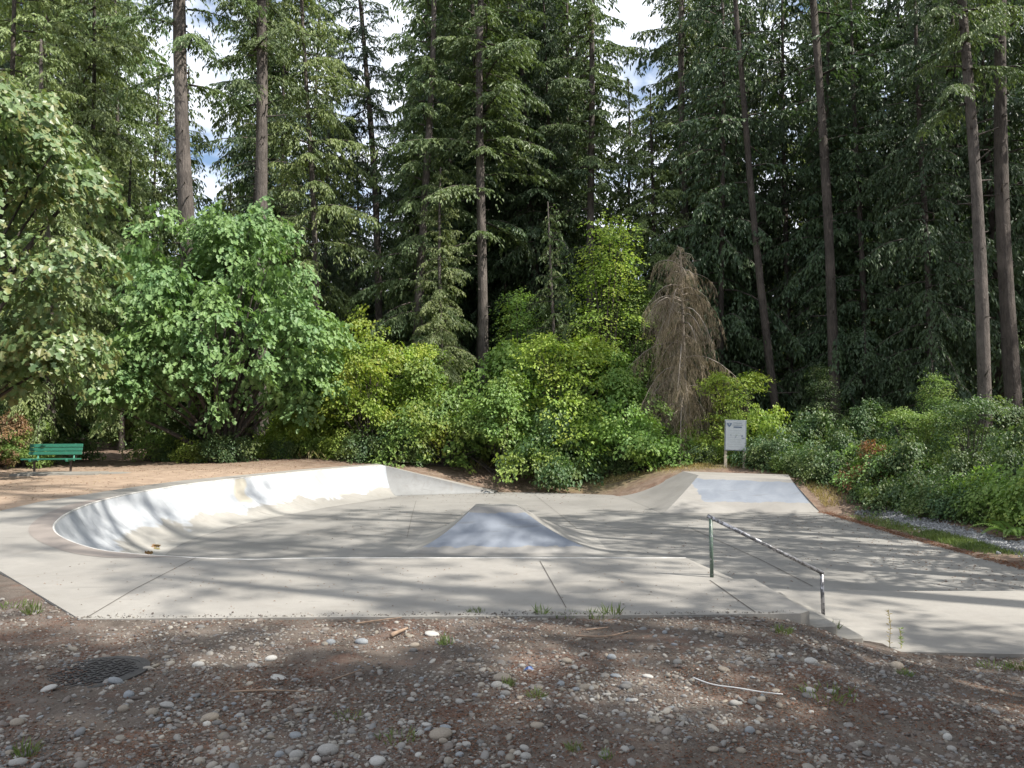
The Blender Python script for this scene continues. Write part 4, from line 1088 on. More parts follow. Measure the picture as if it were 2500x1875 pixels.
shrub('hazel_shrub', VM[1], 1530, 28.4, 1.08, 2.0, F_grn, 'bright green bush left of the dead conifer foot')
shrub('hazel_shrub', VM[3], 1340, 27.9, 0.95, 4.1, F_under_shade, 'dark green bush overhanging the grassy bank')
shrub('hazel_shrub', VM[1], 1450, 30.5, 1.4, 1.0, F_grn, 'green bush tucked behind the layered shrub')
shrub('green_sapling', SAP, 1478, 31.5, 1.0, 0.8, F_lime, 'slim lime green sapling rising above the hedge', cat='tree', squash=(1.3, 1.3, 1))
shrub('green_sapling', SAP, 1560, 32.0, 0.74, 2.8, F_grn, 'shorter green sapling left of the dead conifer', cat='tree', squash=(1.4, 1.4, 1))
shrub('green_sapling', SAP, 1270, 32.5, 0.70, 4.8, F_grn, 'green sapling left of the young cedar', cat='tree', squash=(1.4, 1.4, 1))
shrub('green_sapling', SAP, 2290, 24.0, 0.34, 1.8, F_grn, 'young green sapling standing out of the right-hand brush', cat='tree', squash=(1.5, 1.5, 1))
shrub('green_sapling', SAP, 2010, 27.5, 0.36, 3.8, F_under_shade, 'shaded sapling right of the sign', cat='tree', squash=(1.5, 1.5, 1))
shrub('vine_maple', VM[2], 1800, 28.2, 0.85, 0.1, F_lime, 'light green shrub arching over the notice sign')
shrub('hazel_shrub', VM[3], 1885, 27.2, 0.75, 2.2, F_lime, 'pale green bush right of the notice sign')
shrub('hazel_shrub', VM[3], 1990, 26.5, 0.75, 1.2, F_under_shade, 'dark green bush above the dirt slope')
shrub('hazel_shrub', VM[3], 2060, 23.8, 0.60, 3.0, F_under_shade, 'green bush left of the red-leaved shrub')
shrub('red_shrub', VM[3], 2125, 22.3, 0.54, 3.9, F_red, 'shrub with red autumn leaves in the right-hand brush')
shrub('vine_maple', VM[2], 2225, 23.5, 0.60, 1.9, F_grn, 'yellow-green layered shrub right of the red shrub')
shrub('hazel_shrub', VM[3], 2210, 20.8, 0.66, 0.4, F_under_shade, 'green bush in front of the layered right-hand shrub')
shrub('hazel_shrub', VM[3], 2340, 20.0, 0.56, 5.4, F_under_shade, 'green bush below the slender fir trunk')
shrub('vine_maple', VM[2], 2370, 22.0, 0.70, 4.4, F_under_shade, 'layered green shrub around the slender fir trunk')
shrub('hazel_shrub', VM[3], 2490, 18.6, 0.60, 2.7, F_under_shade, 'dark green bush at the right edge above the gravel path')
shrub('hazel_shrub', VM[3], 2570, 19.5, 0.95, 0.2, F_under_shade, 'tall green bush cut by the right edge')
shrub('hazel_shrub', VM[1], 2110, 25.5, 0.7, 4.6, F_under_shade, 'shaded bush behind the red-leaved shrub')
shrub('brown_shrub', VM[1], 0, 23.5, 0.50, 1.1, F_brown, 'rust-brown dying shrub at the left edge behind the bench')
shrub('hazel_shrub', VM[1], 60, 24.3, 0.55, 2.1, F_grn, 'green bush left of the bench')
shrub('hazel_shrub', VM[1], 20, 26.0, 1.0, 0.1, F_under_shade, 'tall shaded bush behind the left edge')
shrub('hazel_shrub', VM[1], 455, 27.5, 0.50, 4.1, F_under_shade, 'dark undergrowth bush under the maple')
shrub('hazel_shrub', VM[1], 680, 28.8, 0.42, 1.6, F_lime, 'small pale bush beside the dark trunk foot')
shrub('hazel_shrub', VM[1], 2180, 26.8, 0.72, 2.9, F_under_shade, 'tall shaded bush deep in the right-hand brush')
shrub('hazel_shrub', VM[1], 2440, 23.5, 0.75, 0.9, F_under_shade, 'tall shaded bush between the right-hand trunks')
# dark understorey behind the first row of shrubs
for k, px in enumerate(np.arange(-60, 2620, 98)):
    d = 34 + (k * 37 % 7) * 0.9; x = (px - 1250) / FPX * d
    grow('understorey_shrub', [('stems', VM[k % 2][1]), ('crown', VM[k % 2][0])], (x, d, gz(x, d)), k * 1.3, 1.0 + 0.1 * (k % 4), '%s understorey bush in shade, %s' % (('large', 'small', 'middling', 'tall')[k % 4], place_words(px)), 'shrub', 'understorey bushes', None, F_under_shade if k % 3 else F_grn)
# low ground cover along the edges, one plant each
lows = [(1700, 27.2), (1660, 28.0), (1740, 27.6), (1850, 26.0), (1890, 25.3), (1925, 25.0), (1880, 26.4), (1960, 24.3), (2010, 23.2), (2050, 22.0), (2120, 20.3), (2180, 19.2), (2255, 18.4), (2330, 17.6), (2420, 16.9), (2480, 16.4), (2210, 19.8), (2300, 19.0), (2390, 18.0), (2090, 21.8),
        (700, 27.9), (760, 28.4), (830, 28.1), (900, 27.9), (960, 28.2), (1020, 28.4), (1400, 28.2), (1480, 28.0), (1560, 27.8), (1610, 27.7), (470, 25.9), (520, 25.6), (585, 26.2), (380, 27.0)]
for k, (px, d) in enumerate(lows):
    x = (px - 1250) / FPX * d + (0.9 if px > 2040 else 0.0)
    where = 'along the right-hand path' if px > 2000 else ('below the notice sign' if px > 1650 else ('under the maple' if px < 600 else 'at the foot of the hedge'))
    grow('low_plant', [('stems', LOW[1]), ('crown', LOW[0])], (x, d, gz(x, d)), k * 2.1, 0.75 + 0.13 * (k % 5), '%s low leafy plant %s, %s' % (('small', 'lush', 'wide', 'ragged', 'tall')[k % 5], where, place_words(px)), 'plant', 'low plants ' + where, None, [F_under_shade, F_grn, F_grn if px > 2000 else F_lime, F_under_shade][k % 4])
# ------------------------------------------------------------------ ferns, grass, litter, stones
def fern_mesh(seed, n=11, L=0.75):
    rg = np.random.default_rng(seed); P, D, N, S, Wd = [], [], [], [], []
    for k in range(n):
        a = k * 2.4 + rg.normal(0, .2); l = L * rg.uniform(.7, 1.1); hor = np.array([cos(a), sin(a), 0]); lat = np.array([-sin(a), cos(a), 0])
        for t in np.linspace(0.12, 1, 20):
            p = hor * l * t * 0.9 + np.array([0, 0, l * (1.0 * t - 0.85 * t * t)]); sl = np.array([0, 0, 1.0 - 1.7 * t]); dv = unit(hor + sl)
            for s in (-1, 1):
                P.append(p); D.append(unit(lat * s + dv * 0.35 - np.array([0, 0, .1]))); N.append(unit(np.array([0, 0, 1.0]) + hor * 0.4)); S.append(0.17 * l / .75 * (1.05 - t) ** .7 + .012); Wd.append(0.030)
    V, F = stamp(np.array(P), np.array(D), np.array(N), np.array(S), np.array(Wd), LEAF, LEAF_P)
    return mesh_np('fern', V, F, F_fern)
FERN = [fern_mesh(5), fern_mesh(6, 9, 0.9)]
for k, (px, py, z, lb) in enumerate([(2405, 1262, -.72, 'bright fern catching the sun beside the gravel path'), (2300, 1235, -.7, 'shaded fern left of the bright fern'), (2050, 1150, -.5, 'fern at the top of the dirt slope'), (2180, 1215, -.7, 'fern under the red-leaved shrub'), (2475, 1300, -.75, 'fern at the right edge beside the gravel path')]):
    p = Q(px, py, z)
    f = empty('fern', (p[0], p[1], gz(p[0], p[1])), k * 1.1); f.scale = (1.15,) * 3; link('fronds', FERN[k % 2], f); tag(f, lb, 'fern')

def tuft_mesh(seed, n, h, r, mat):
    rg = np.random.default_rng(seed); a = rg.uniform(0, 6.28, n); q = r * np.sqrt(rg.random(n))
    p = np.stack([q * np.cos(a), q * np.sin(a), np.full(n, -.01)], 1)
    d = unit(np.stack([np.cos(a) * rg.uniform(.1, .6, n), np.sin(a) * rg.uniform(.1, .6, n), np.ones(n)], 1) + rg.normal(0, .15, (n, 3)))
    V, F = stamp(p, d, unit(rg.normal(0, 1, (n, 3))), h * rg.uniform(.5, 1.1, n), np.full(n, 0.007), [(-.5, 0, 0), (.5, 0, 0), (.3, .6, .06), (0, 1, .2), (-.3, .6, .06)], [(0, 1, 2, 3, 4)])
    return mesh_np('tuft', V, F, mat)
TUFT = [tuft_mesh(1, 60, 0.13, 0.10, F_grass), tuft_mesh(2, 40, 0.18, 0.07, F_grass), tuft_mesh(3, 50, 0.09, 0.14, F_grass)]
tufts = [(1162, 1502, 'grass tuft alone on the near edge of the deck', 0.8), (1320, 1505, 'grass tuft left of the widest one at the deck edge', 0.9), (1380, 1508, 'low grass between the tufts at the deck edge', 1.0), (1455, 1508, 'dense grass tuft at the deck edge', 1.1), (1495, 1506, 'tallest grass tuft at the deck edge', 1.25), (1770, 1502, 'small weed in the deck edge near the steps', 0.6), (910, 1510, 'tiny weed in the deck edge', 0.45), (80, 1500, 'grass patch beside the left corner of the deck', 1.1), (25, 1485, 'grass patch at the left edge below the deck', 1.2),
         (1910, 1545, 'low weed patch left of the steps', 0.9), (2035, 1545, 'leafy weeds under the bottom step', 1.0), (2430, 1602, 'grass tuft on the near edge of the lower platform', 1.2), (2490, 1608, 'grass at the right edge below the lower platform', 1.0), (1088, 1582, 'green tuft in the sunlit stones', 0.8), (970, 1815, 'weed among the stones near the bottom', 0.9), (1310, 1715, 'small weed beside the pile of stones', 0.7), (1240, 1690, 'tiny weed in front of the domed stone', 0.6),
         (2020, 1735, 'green weeds beside the white string', 1.4), (1400, 1840, 'dark weed patch near the bottom of the picture', 0.5), (1480, 1862, 'weed patch right of the dark weeds', 0.45), (850, 1760, 'small weed between pale stones', 0.7), (2210, 1640, 'weed beside the tan stone', 0.6), (60, 1862, 'weed at the bottom left corner', 0.8)]
for k, (px, py, lb, s) in enumerate(tufts):
    p = Q(px, py, -.03)
    if px > 1990: p = Q(px, py, -.3 if py < 1620 else -.12)
    o = link('grass_tuft', TUFT[k % 3], None, (p[0], p[1], gz(p[0], p[1]))); o.scale = (s * .75, s * .75, s * .6); o.rotation_euler = (0, 0, k); tag(o, lb, 'grass tuft')
# two thin dry weeds in front of the lower platform
for k, (px, py, h) in enumerate([(2172, 1580, .16), (2200, 1583, .09)]):
    p = Q(px, py, ZP); rg = np.random.default_rng(k); mb = MB(); mb.tube([(0, 0, 0), (.01, 0, h * 1.2), (0.0, .01, h * 2)], 0.003, 4)
    w = empty('dry_weed', (p[0], p[1], gz(p[0], p[1])), k); mb.build('stalk', F_dry, w)
    n = 26; z = rg.uniform(.2, 2, n) * h; a = rg.uniform(0, 6.28, n)
    V, F = stamp(np.stack([0 * z, 0 * z, z], 1), np.stack([np.cos(a), np.sin(a), np.full(n, .6)], 1), np.tile([0, 0, 1.0], (n, 1)), np.full(n, .035), np.full(n, .014), LEAF, LEAF_P)
    link('leaves', mesh_np('leaves', V, F, F_grass if k else F_dry), w); tag(w, ['tall thin dry weed before the lower platform', 'short leafy weed before the lower platform'][k], 'weed')

def scatter_blades(name, boxes, n, h, wd, mat, label_, seed, hmin=.5):
    rg = np.random.default_rng(seed); pts = []
    while len(pts) < n:
        x0, x1, y0, y1 = boxes[rg.integers(len(boxes))]
        x, y = rg.uniform(x0, x1), rg.uniform(y0, y1); pts.append((x, y))
    pts = np.array(pts); nz = np.sin(pts[:, 0] * 2.3 + pts[:, 1] * 0.7) + np.sin(pts[:, 1] * 1.9 - pts[:, 0]) + rg.normal(0, .6, n)
    ok = (~inside_park(pts[:, 0], pts[:, 1])) & (nz > -0.3); pts = pts[ok]; m = len(pts)
    a = rg.uniform(0, 6.28, m)
    d = unit(np.stack([np.cos(a) * .5, np.sin(a) * .5, rg.uniform(.5, 1.2, m)], 1))
    p = np.stack([pts[:, 0], pts[:, 1], ground_z(pts[:, 0], pts[:, 1]) - .01], 1)
    V, F = stamp(p, d, unit(rg.normal(0, 1, (m, 3))), h * rg.uniform(hmin, 1.2, m), np.full(m, wd), [(-.5, 0, 0), (.5, 0, 0), (.25, .6, .08), (0, 1, .25), (-.25, .6, .08)], [(0, 1, 2, 3, 4)])
    o = link(name, mesh_np(name, V, F, mat)); tag(o, label_, 'grass', kind='stuff'); return o
scatter_blades('grass', [(8.75, 9.35, 12.5, 20.5), (8.7, 9.3, 14.0, 17.0), (8.8, 9.4, 11.5, 14.5)], 9000, 0.12, 0.012, F_grass, 'strip of green grass between the riding floor and the gravel path', 71)
scatter_blades('dry_grass', [(1.0, 5.5, 26.6, 29.5), (5.0, 9.0, 25.6, 27.5), (8.5, 9.3, 21.0, 25.0)], 9000, 0.14, 0.014, F_dry, 'dry straw-coloured grass on the bank behind the far floor', 72)
scatter_blades('dry_stalks', [(-1.5, 3.5, 28.2, 30.0), (-14, -6, 27.5, 30)], 1800, 0.45, 0.012, F_dry, 'thin dry stalks at the foot of the hedge', 73)

# leaf and needle litter
def litter(name, n, boxes, size, mat, label_, seed, lift=.004, park=False):
    rg = np.random.default_rng(seed)
    b = np.array([boxes[i] for i in rg.integers(0, len(boxes), n)])
    x = rg.uniform(b[:, 0], b[:, 1]); y = rg.uniform(b[:, 2], b[:, 3])
    ok = ~inside_park(x, y); x, y = x[ok], y[ok]; m = len(x)
    cl = np.sin(x * 3.1 + 1.3 * y) * np.sin(y * 2.7 - x) + rg.normal(0, .5, m); k = cl > -.15; x, y = x[k], y[k]; m = len(x)
    a = rg.uniform(0, 6.28, m)
    p = np.stack([x, y, ground_z(x, y) + lift + rg.uniform(0, .006, m)], 1)
    d = np.stack([np.cos(a), np.sin(a), rg.normal(0, .12, m)], 1)
    V, F = stamp(p, d, unit(np.array([0, 0, 1.0]) + rg.normal(0, .35, (m, 3))), size * rg.uniform(.4, 1.3, m), size * rg.uniform(.15, .5, m), LEAF, LEAF_P)
    o = link(name, mesh_np(name, V, F, mat)); tag(o, label_, 'litter', kind='stuff'); return o
litter('needle_litter', 80000, [(-4.5, 5.0, 2.2, 6.6), (-3, 4, 2.4, 5)], 0.022, F_moss, 'reddish-brown needle and bark litter between the stones', 81)
litter('bark_litter', 12000, [(-4.5, 3.5, 26.0, 31), (-14, -5, 22, 30), (8.4, 10.5, 12, 24), (-16, -8, 9, 24)], 0.05, F_moss, 'brown leaf litter on the dirt around the park', 82)
litter('pale_litter', 3500, [(-16, -6, 10, 28), (-3, 3, 26, 29)], 0.04, F_dry, 'pale dry leaves scattered on the dirt', 83)
# red needles gathered along the right edge of the floor
rg = np.random.default_rng(84); n = 2000; e0, e1, e2 = Q(2500, 1391, ZF), Q(2210, 1312, ZF), np.array([8.3, 20.75, ZF])
t = rg.random(n); pa = np.where((t < .35)[:, None], e0 + (e1 - e0) * (t / .35)[:, None], e1 + (e2 - e1) * ((t - .35) / .65)[:, None])
pa = pa + np.stack([rg.normal(.07, .10, n), rg.normal(0, .05, n), np.zeros(n)], 1); pa[:, 2] = np.maximum(ZF, ground_z(pa[:, 0], pa[:, 1])) + .006 + rg.random(n) * .012
a = rg.uniform(0, 6.28, n)
F_rn = foliage('red_needles', (0.13, 0.055, 0.034), (0.25, 0.115, 0.065), 0.1, spec=0.1)
V, F = stamp(pa, np.stack([np.cos(a), np.sin(a), rg.normal(0, .15, n)], 1), unit(np.array([0, 0, 1.0]) + rg.normal(0, .3, (n, 3))), rg.uniform(.02, .06, n), rg.uniform(.008, .02, n), LEAF, LEAF_P)
tag(link('red_needle_litter', mesh_np('red_needle_litter', V, F, F_rn)), 'rust-red fallen needles along the edge of the riding floor', 'litter', kind='stuff')
# dry orange leaves blown into the bowl
for k, (px, py, n, lb) in enumerate([(384, 1339, 5, 'clump of dry orange leaves lying in the bowl'), (355, 1356, 3, 'smaller clump of dry leaves at the near wall of the bowl')]):
    p = Q(px, py, ZF + .01); rg = np.random.default_rng(k)
    a = rg.uniform(0, 6.28, n)
    V, F = stamp(rg.normal(0, .07, (n, 3)) * np.array([1, 1, .2]) + np.array([0, 0, .03]), np.stack([np.cos(a), np.sin(a), rg.normal(.2, .4, n)], 1), rg.normal(0, 1, (n, 3)), rg.uniform(.08, .14, n), rg.uniform(.08, .13, n), MAPLE, MAPLE_P)
    o = link('dry_leaf_clump', mesh_np('dry_leaf_clump', V, F, F_brown), None, p); tag(o, lb, 'dry leaves')
rg = np.random.default_rng(5); n = 500
x = rg.uniform(-4.8, 2.3, n); y = rg.uniform(6.3, 9.0, n); 
okd = inside_park(x, y) & (y < 8.6); x, y = x[okd], y[okd]; n = len(x); a = rg.uniform(0, 6.28, n)
V, F = stamp(np.stack([x, y, np.full(n, .006)], 1), np.stack([np.cos(a), np.sin(a), 0 * a], 1), np.tile([0, 0, 1.0], (n, 1)) + rg.normal(0, .2, (n, 3)), rg.uniform(.006, .028, n), rg.uniform(.004, .016, n), LEAF, LEAF_P)
tag(link('deck_litter', mesh_np('deck_litter', V, F, F_moss)), 'tiny specks of bark and leaf on the near deck', 'litter', kind='stuff')

# needles and leaf bits lying on the riding floor, thicker towards its far and right edges
rg = np.random.default_rng(91); n = 2600
x = np.where(rg.random(n) < .5, 8.3 - np.abs(rg.normal(0, 1.2, n)), rg.uniform(-6, 8.3, n)); y = np.where(rg.random(n) < .35, 26.0 - np.abs(rg.normal(0, .8, n)), rg.uniform(10.2, 25.5, n))
okf = inside_park(x, y) & ~((x > 3.6) & (y > 20)) & ~((np.abs(x) < 2.2) & (np.abs(y - 16) < 2.0)) & (x > -4.5); x, y = x[okf], y[okf]; n = len(x); a = rg.uniform(0, 6.28, n)
V, F = stamp(np.stack([x, y, np.full(n, ZF + .004)], 1), np.stack([np.cos(a), np.sin(a), 0 * a], 1), np.tile([0, 0, 1.0], (n, 1)) + rg.normal(0, .2, (n, 3)), rg.uniform(.015, .06, n), rg.uniform(.008, .03, n), LEAF, LEAF_P)
tag(link('floor_litter', mesh_np('floor_litter', V, F, F_moss)), 'fallen needles and leaf bits on the riding floor', 'litter', kind='stuff')

# ---- stones
def ico(sub):
    import bmesh
    bm = bmesh.new(); bmesh.ops.create_icosphere(bm, subdivisions=sub, radius=1.0)
    V = np.array([v.co[:] for v in bm.verts]); F = np.array([[v.index for v in f.verts] for f in bm.faces]); bm.free(); return V, F
def stone_mat(name, c1, c2, isl=False):
    t = NT(name); p = t.n.new('ShaderNodeTexCoord').outputs['Object']
    if isl:
        g = t.n.new('ShaderNodeNewGeometry'); r = g.outputs['Random Per Island']
        x = t.n.new('ShaderNodeValToRGB'); t.l.new(r, x.inputs['Fac']); e = x.color_ramp.elements
        e[0].color = (0.075, 0.060, 0.052, 1); e[1].color = (0.29, 0.275, 0.25, 1); e[0].position = 0.0
        for q, cc in ((.25, (.125, .105, .092, 1)), (.45, (.185, .168, .150, 1)), (.6, (.130, .133, .138, 1)), (.72, (.225, .207, .182, 1)), (.86, (.155, .135, .108, 1))):
            k = e.new(q); k.color = cc
        c = x.outputs['Color']; p = t.pos()
    else: c = t.mix(t.ramp(t.noise(6, 4, .6, p), .3, .7), c1, c2)
    c = t.mix(t.math('MULTIPLY', t.ramp(t.noise(60 if not isl else 120, 3, .6, p), .55, .7), .4), c, tuple(q * .6 for q in c1))
    t.color(c); t.set(Roughness=0.85); t.bump(t.noise(40 if not isl else 150, 4, .6, p), .3, .006)
    return t.m
SM = {'pale grey': stone_mat('pale_stone', (0.205, 0.198, 0.186), (0.285, 0.273, 0.254)), 'bluish grey': stone_mat('bluish_stone', (0.150, 0.162, 0.174), (0.22, 0.232, 0.244)), 'tan': stone_mat('tan_stone', (0.180, 0.152, 0.121), (0.248, 0.214, 0.174)),
      'dark grey': stone_mat('dark_stone', (0.081, 0.077, 0.074), (0.130, 0.124, 0.118)), 'whitish': stone_mat('whitish_stone', (0.285, 0.279, 0.260), (0.372, 0.360, 0.341))}
def stone_shape(seed, sub=2):
    rg = np.random.default_rng(seed); V, F = ico(sub); d = V.copy(); r = np.ones(len(V))
    for k in range(6):
        ax = unit(rg.normal(0, 1, 3)); r += rg.uniform(-.16, .12) * np.clip(d @ ax, -.3, 1) ** 2
    if seed % 3 == 0:
        for k in range(5):
            ax = unit(rg.normal(0, 1, 3)); lim = rg.uniform(.72, .9); dp = (V * r[:, None]) @ ax; r = np.where(dp > lim, r * lim / np.maximum(dp, .01), r)
    return V * r[:, None], F
SHAPES = []
for k in range(9):
    V, F = stone_shape(k + 1); SHAPES.append({c: mesh_np('stone', V, F, m, True) for c, m in SM.items()})
placed = []
def stone(px, py, wpx, col, hr, label, group=None, asp=0.75, rot=None, k=0):
    """a stone seen at a picture point, wpx picture pixels wide"""
    p = Q(px, py, -.03)
    for _ in range(3): p = Q(px, py, gz(p[0], p[1]))
    w = wpx / FPX * math.hypot(p[1], p[0] * .5) / 2
    o = link('stone', SHAPES[k % 9][col], None, (p[0], p[1] + w * .3, gz(p[0], p[1]) + w * hr * .32))
    o.scale = (w, w * asp, w * hr); rr_ = np.random.default_rng(int(px * 7 + py)); o.rotation_euler = (rr_.normal(0, .12), rr_.normal(0, .12), rr_.normal(0, .35) if rot is None else rot)
    tag(o, label, 'stone', group); placed.append((p[0], p[1], w))
    return o
named = [(482, 1628, 30, 'whitish', .55, 'whitish oval stone right of the manhole cover'), (312, 1703, 30, 'bluish grey', .8, 'upright bluish stone below the manhole cover'), (299, 1737, 28, 'tan', .75, 'round tan stone below the upright bluish stone'),
    (279, 1668, 40, 'bluish grey', .45, 'flat bluish stone on the lower rim of the manhole cover'), (511, 1758, 44, 'tan', .55, 'large tan stone in the heap right of the manhole'), (528, 1770, 26, 'dark grey', .6, 'grey stone against the large tan stone'), (1072, 1802, 70, 'tan', .45, 'biggest flat tan stone near the bottom'),
    (797, 1842, 50, 'pale grey', .65, 'big pale boulder-like stone near the bottom left'), (722, 1852, 40, 'pale grey', .7, 'round pale stone left of the big one'), (771, 1860, 26, 'whitish', .7, 'whitish pebble below the big pale stone'), (920, 1866, 44, 'whitish', .6, 'whitish stone cut by the bottom edge'),
    (1227, 1662, 50, 'tan', .50, 'domed tan stone on top of the stone pile'), (1213, 1678, 34, 'pale grey', .6, 'oval stone under the domed one'), (1236, 1680, 24, 'pale grey', .6, 'pebble at the right foot of the domed stone'), (1384, 1618, 30, 'tan', .55, 'tan stone alone in the reddish litter'),
    (1527, 1682, 34, 'dark grey', .55, 'dark stone with a curved twig beside it'), (1053, 1552, 38, 'whitish', .35, 'flat white chipped stone near the deck'), (1011, 1580, 30, 'tan', .5, 'stone lit by a spot of sun'), (1009, 1592, 22, 'dark grey', .6, 'dark pebble in the spot of sun'), (1312, 1776, 38, 'tan', .45, 'long tan stone below the stone pile'),
    (1281, 1832, 28, 'pale grey', .6, 'round pale stone near the bottom middle'), (1284, 1852, 30, 'pale grey', .65, 'lower of two round pale stones near the bottom middle'), (1166, 1866, 20, 'pale grey', .8, 'small round stone at the bottom edge'), (1004, 1712, 26, 'pale grey', .5, 'oval pale stone in the left middle'), (1040, 1773, 30, 'whitish', .4, 'white striped stone above the biggest tan stone'),
    (1087, 1780, 32, 'bluish grey', .4, 'bluish stone right of the striped white one'), (1042, 1786, 20, 'bluish grey', .6, 'small slate-blue pebble beside the striped stone'), (1122, 1718, 24, 'pale grey', .6, 'pale egg-shaped stone left of the weeds'), (1317, 1684, 20, 'tan', .8, 'upright pebble in the middle of the pile'), (1429, 1684, 36, 'tan', .55, 'tan stone at the right end of the pile'),
    (2192, 1630, 38, 'tan', .55, 'large tan stone in front of the lower platform'), (1769, 1639, 34, 'tan', .45, 'oval tan stone in the middle right'), (1832, 1790, 27, 'bluish grey', .85, 'light blue upright stone near the bottom right'), (2315, 1806, 24, 'whitish', .95, 'whitish upright stone near the right corner'), (1742, 1835, 30, 'tan', .5, 'tan stone below the white string'),
    (2033, 1694, 30, 'pale grey', .5, 'pale stone right of the flat pair'), (1978, 1690, 26, 'whitish', .6, 'upper of a pair of stones right of the string'), (1979, 1704, 42, 'dark grey', .35, 'flat dark stone under the whitish one'), (1982, 1620, 36, 'whitish', .55, 'whitish forked stone below the steps'), (37, 1770, 36, 'tan', .55, 'tan stone at the left edge'),
    (41, 1868, 44, 'pale grey', .5, 'pale stone in the bottom left corner'), (116, 1686, 40, 'whitish', .4, 'long whitish stone left below the manhole cover'), (96, 1634, 24, 'tan', .55, 'tan stone at the left rim of the manhole cover'), (368, 1746, 30, 'tan', .75, 'tan standing stone left of the heap'), (405, 1726, 42, 'pale grey', .35, 'long pale stone at the back of the heap'),
    (681, 1848, 24, 'bluish grey', .75, 'bluish stone left of the round pale stone'), (720, 1800, 32, 'bluish grey', .5, 'bluish stone above the round pale stone'), (661, 1612, 32, 'whitish', .5, 'white stone in the left middle near the deck'), (806, 1573, 26, 'bluish grey', .7, 'bluish round stone below the deck edge'), (883, 1571, 36, 'bluish grey', .5, 'bluish stone right of the round bluish one'),
    (488, 1534, 24, 'dark grey', .5, 'dark stone just below the deck edge on the left'), (614, 1628, 34, 'pale grey', .3, 'thin flat pale stone right of the manhole'), (677, 1657, 40, 'whitish', .22, 'very flat white stone in the left middle'), (1503, 1654, 30, 'bluish grey', .4, 'bluish flat stone right of the reddish litter'), (1494, 1609, 26, 'bluish grey', .6, 'bluish stone toward the weeds on the right'),
    (1860, 1712, 28, 'tan', .6, 'tan stone touching the white string'), (1796, 1722, 30, 'pale grey', .6, 'pale stone above the white string'), (1837, 1720, 26, 'dark grey', .7, 'dark stone right above the white string'), (1583, 1655, 30, 'whitish', .4, 'white pitted stone right of the dark stone'), (1548, 1713, 24, 'whitish', .45, 'white pebble in a short row of pebbles'),
    (1268, 1146, 26, 'whitish', .6, 'white rock lying on the brown bank behind the floor'), (2190, 1252, 26, 'whitish', .3, 'flat whitish stone beside the gravel path')]
for k, s in enumerate(named):
    stone(s[0], s[1], s[2], s[3], s[4], s[5], k=k * 5 % 9)
rg = np.random.default_rng(202)
cols = list(SM)
clus = [(440, 1748, 60, 16), (560, 1765, 50, 10), (1260, 1690, 90, 18), (1400, 1690, 60, 14), (1560, 1720, 60, 12), (1850, 1700, 70, 12), (900, 1790, 90, 12), (1120, 1815, 60, 10), (1640, 1560, 90, 14), (1760, 1560, 90, 14), (1900, 1590, 80, 10)]
spots = []
for cx, cy_, s, n in clus: spots += [(cx + rg.normal(0, s), cy_ + rg.normal(0, s * .3), rg.uniform(12, 24)) for _ in range(n)]
spots += [(rg.uniform(0, 2500), rg.uniform(1545, 1870), 0) for _ in range(125)]
for k, (px, py, w) in enumerate(spots):
    py = min(max(py, 1538 if px < 1900 else 1600), 1872)
    w = w or rg.uniform(10, 19) * (0.55 + (py - 1500) / 500)
    w *= (0.8 + (py - 1540) / 900)
    col = cols[rg.choice(5, p=[.36, .15, .27, .12, .10])]
    where = 'left part' if px < 800 else ('middle part' if px < 1650 else 'right part')
    band = 'near the deck' if py < 1620 else ('halfway to the bottom edge' if py < 1750 else 'near the bottom edge')
    size = 'tiny' if w < 13 else ('small' if w < 19 else 'fist-sized')
    stone(px, py, w, col, rg.uniform(.35, .7), '%s %s stone among the gravel, %s, %s' % (size, col, where, band), '%s pebbles in the %s' % (col, where), rg.uniform(.55, .95), rg.uniform(0, 3.1), k)

def pebbles(name, n, region, smin, smax, mat, label_, seed, V0, F0, zoff=0.15, flat=(.35, .7), clump=True, spill=False):
    rg = np.random.default_rng(seed); pts = region(rg, n); m = len(pts)
    if clump:
        f = np.sin(pts[:, 0] * 2.1 + np.sin(pts[:, 1] * 1.7)) * np.sin(pts[:, 1] * 2.9 + 0.8 * pts[:, 0]) + rg.normal(0, .55, m); pts = pts[f > -.35]; m = len(pts)
    if not spill: pts = pts[~inside_park(pts[:, 0], pts[:, 1])]
    m = len(pts)
    s = smin * (smax / smin) ** (rg.random(m) ** 2.2)
    a = rg.uniform(0, 6.28, m); sx = s * rg.uniform(.8, 1.25, m); sy = s * rg.uniform(.55, .95, m); sz = s * rg.uniform(*flat, m)
    T = V0[None] * (1 + rg.normal(0, .13, (m, len(V0), 1)) * (1 if len(V0) < 20 else .35))
    x = T[..., 0] * sx[:, None]; y = T[..., 1] * sy[:, None]; z = T[..., 2] * sz[:, None]
    tx, ty = rg.normal(0, .2, m), rg.normal(0, .2, m)
    X_ = x * np.cos(a)[:, None] - y * np.sin(a)[:, None]; Y_ = x * np.sin(a)[:, None] + y * np.cos(a)[:, None]; Z_ = z + X_ * tx[:, None] + Y_ * ty[:, None]
    g = (np.zeros(m) + .004 if spill else ground_z(pts[:, 0], pts[:, 1])) + sz * zoff
    V = np.stack([X_ + pts[:, 0:1], Y_ + pts[:, 1:2], Z_ + g[:, None]], -1).reshape(-1, 3)
    F = (F0[None] + (np.arange(m) * len(V0))[:, None, None]).reshape(-1, 3)
    o = link(name, mesh_np(name, V, F, mat, True)); tag(o, label_, 'gravel', kind='stuff'); return o
M_peb = stone_mat('pebble_mix', (.2, .2, .2), (.4, .4, .4), True)
V1, F1 = ico(1)
def fore(rg, n):    # uniform in the picture's foreground band rather than on the ground, so near and far look alike
    y = 2.45 * (6.9 / 2.45) ** rg.random(n); x = rg.uniform(-.74, .74, n) * y; return np.stack([x, y], 1)
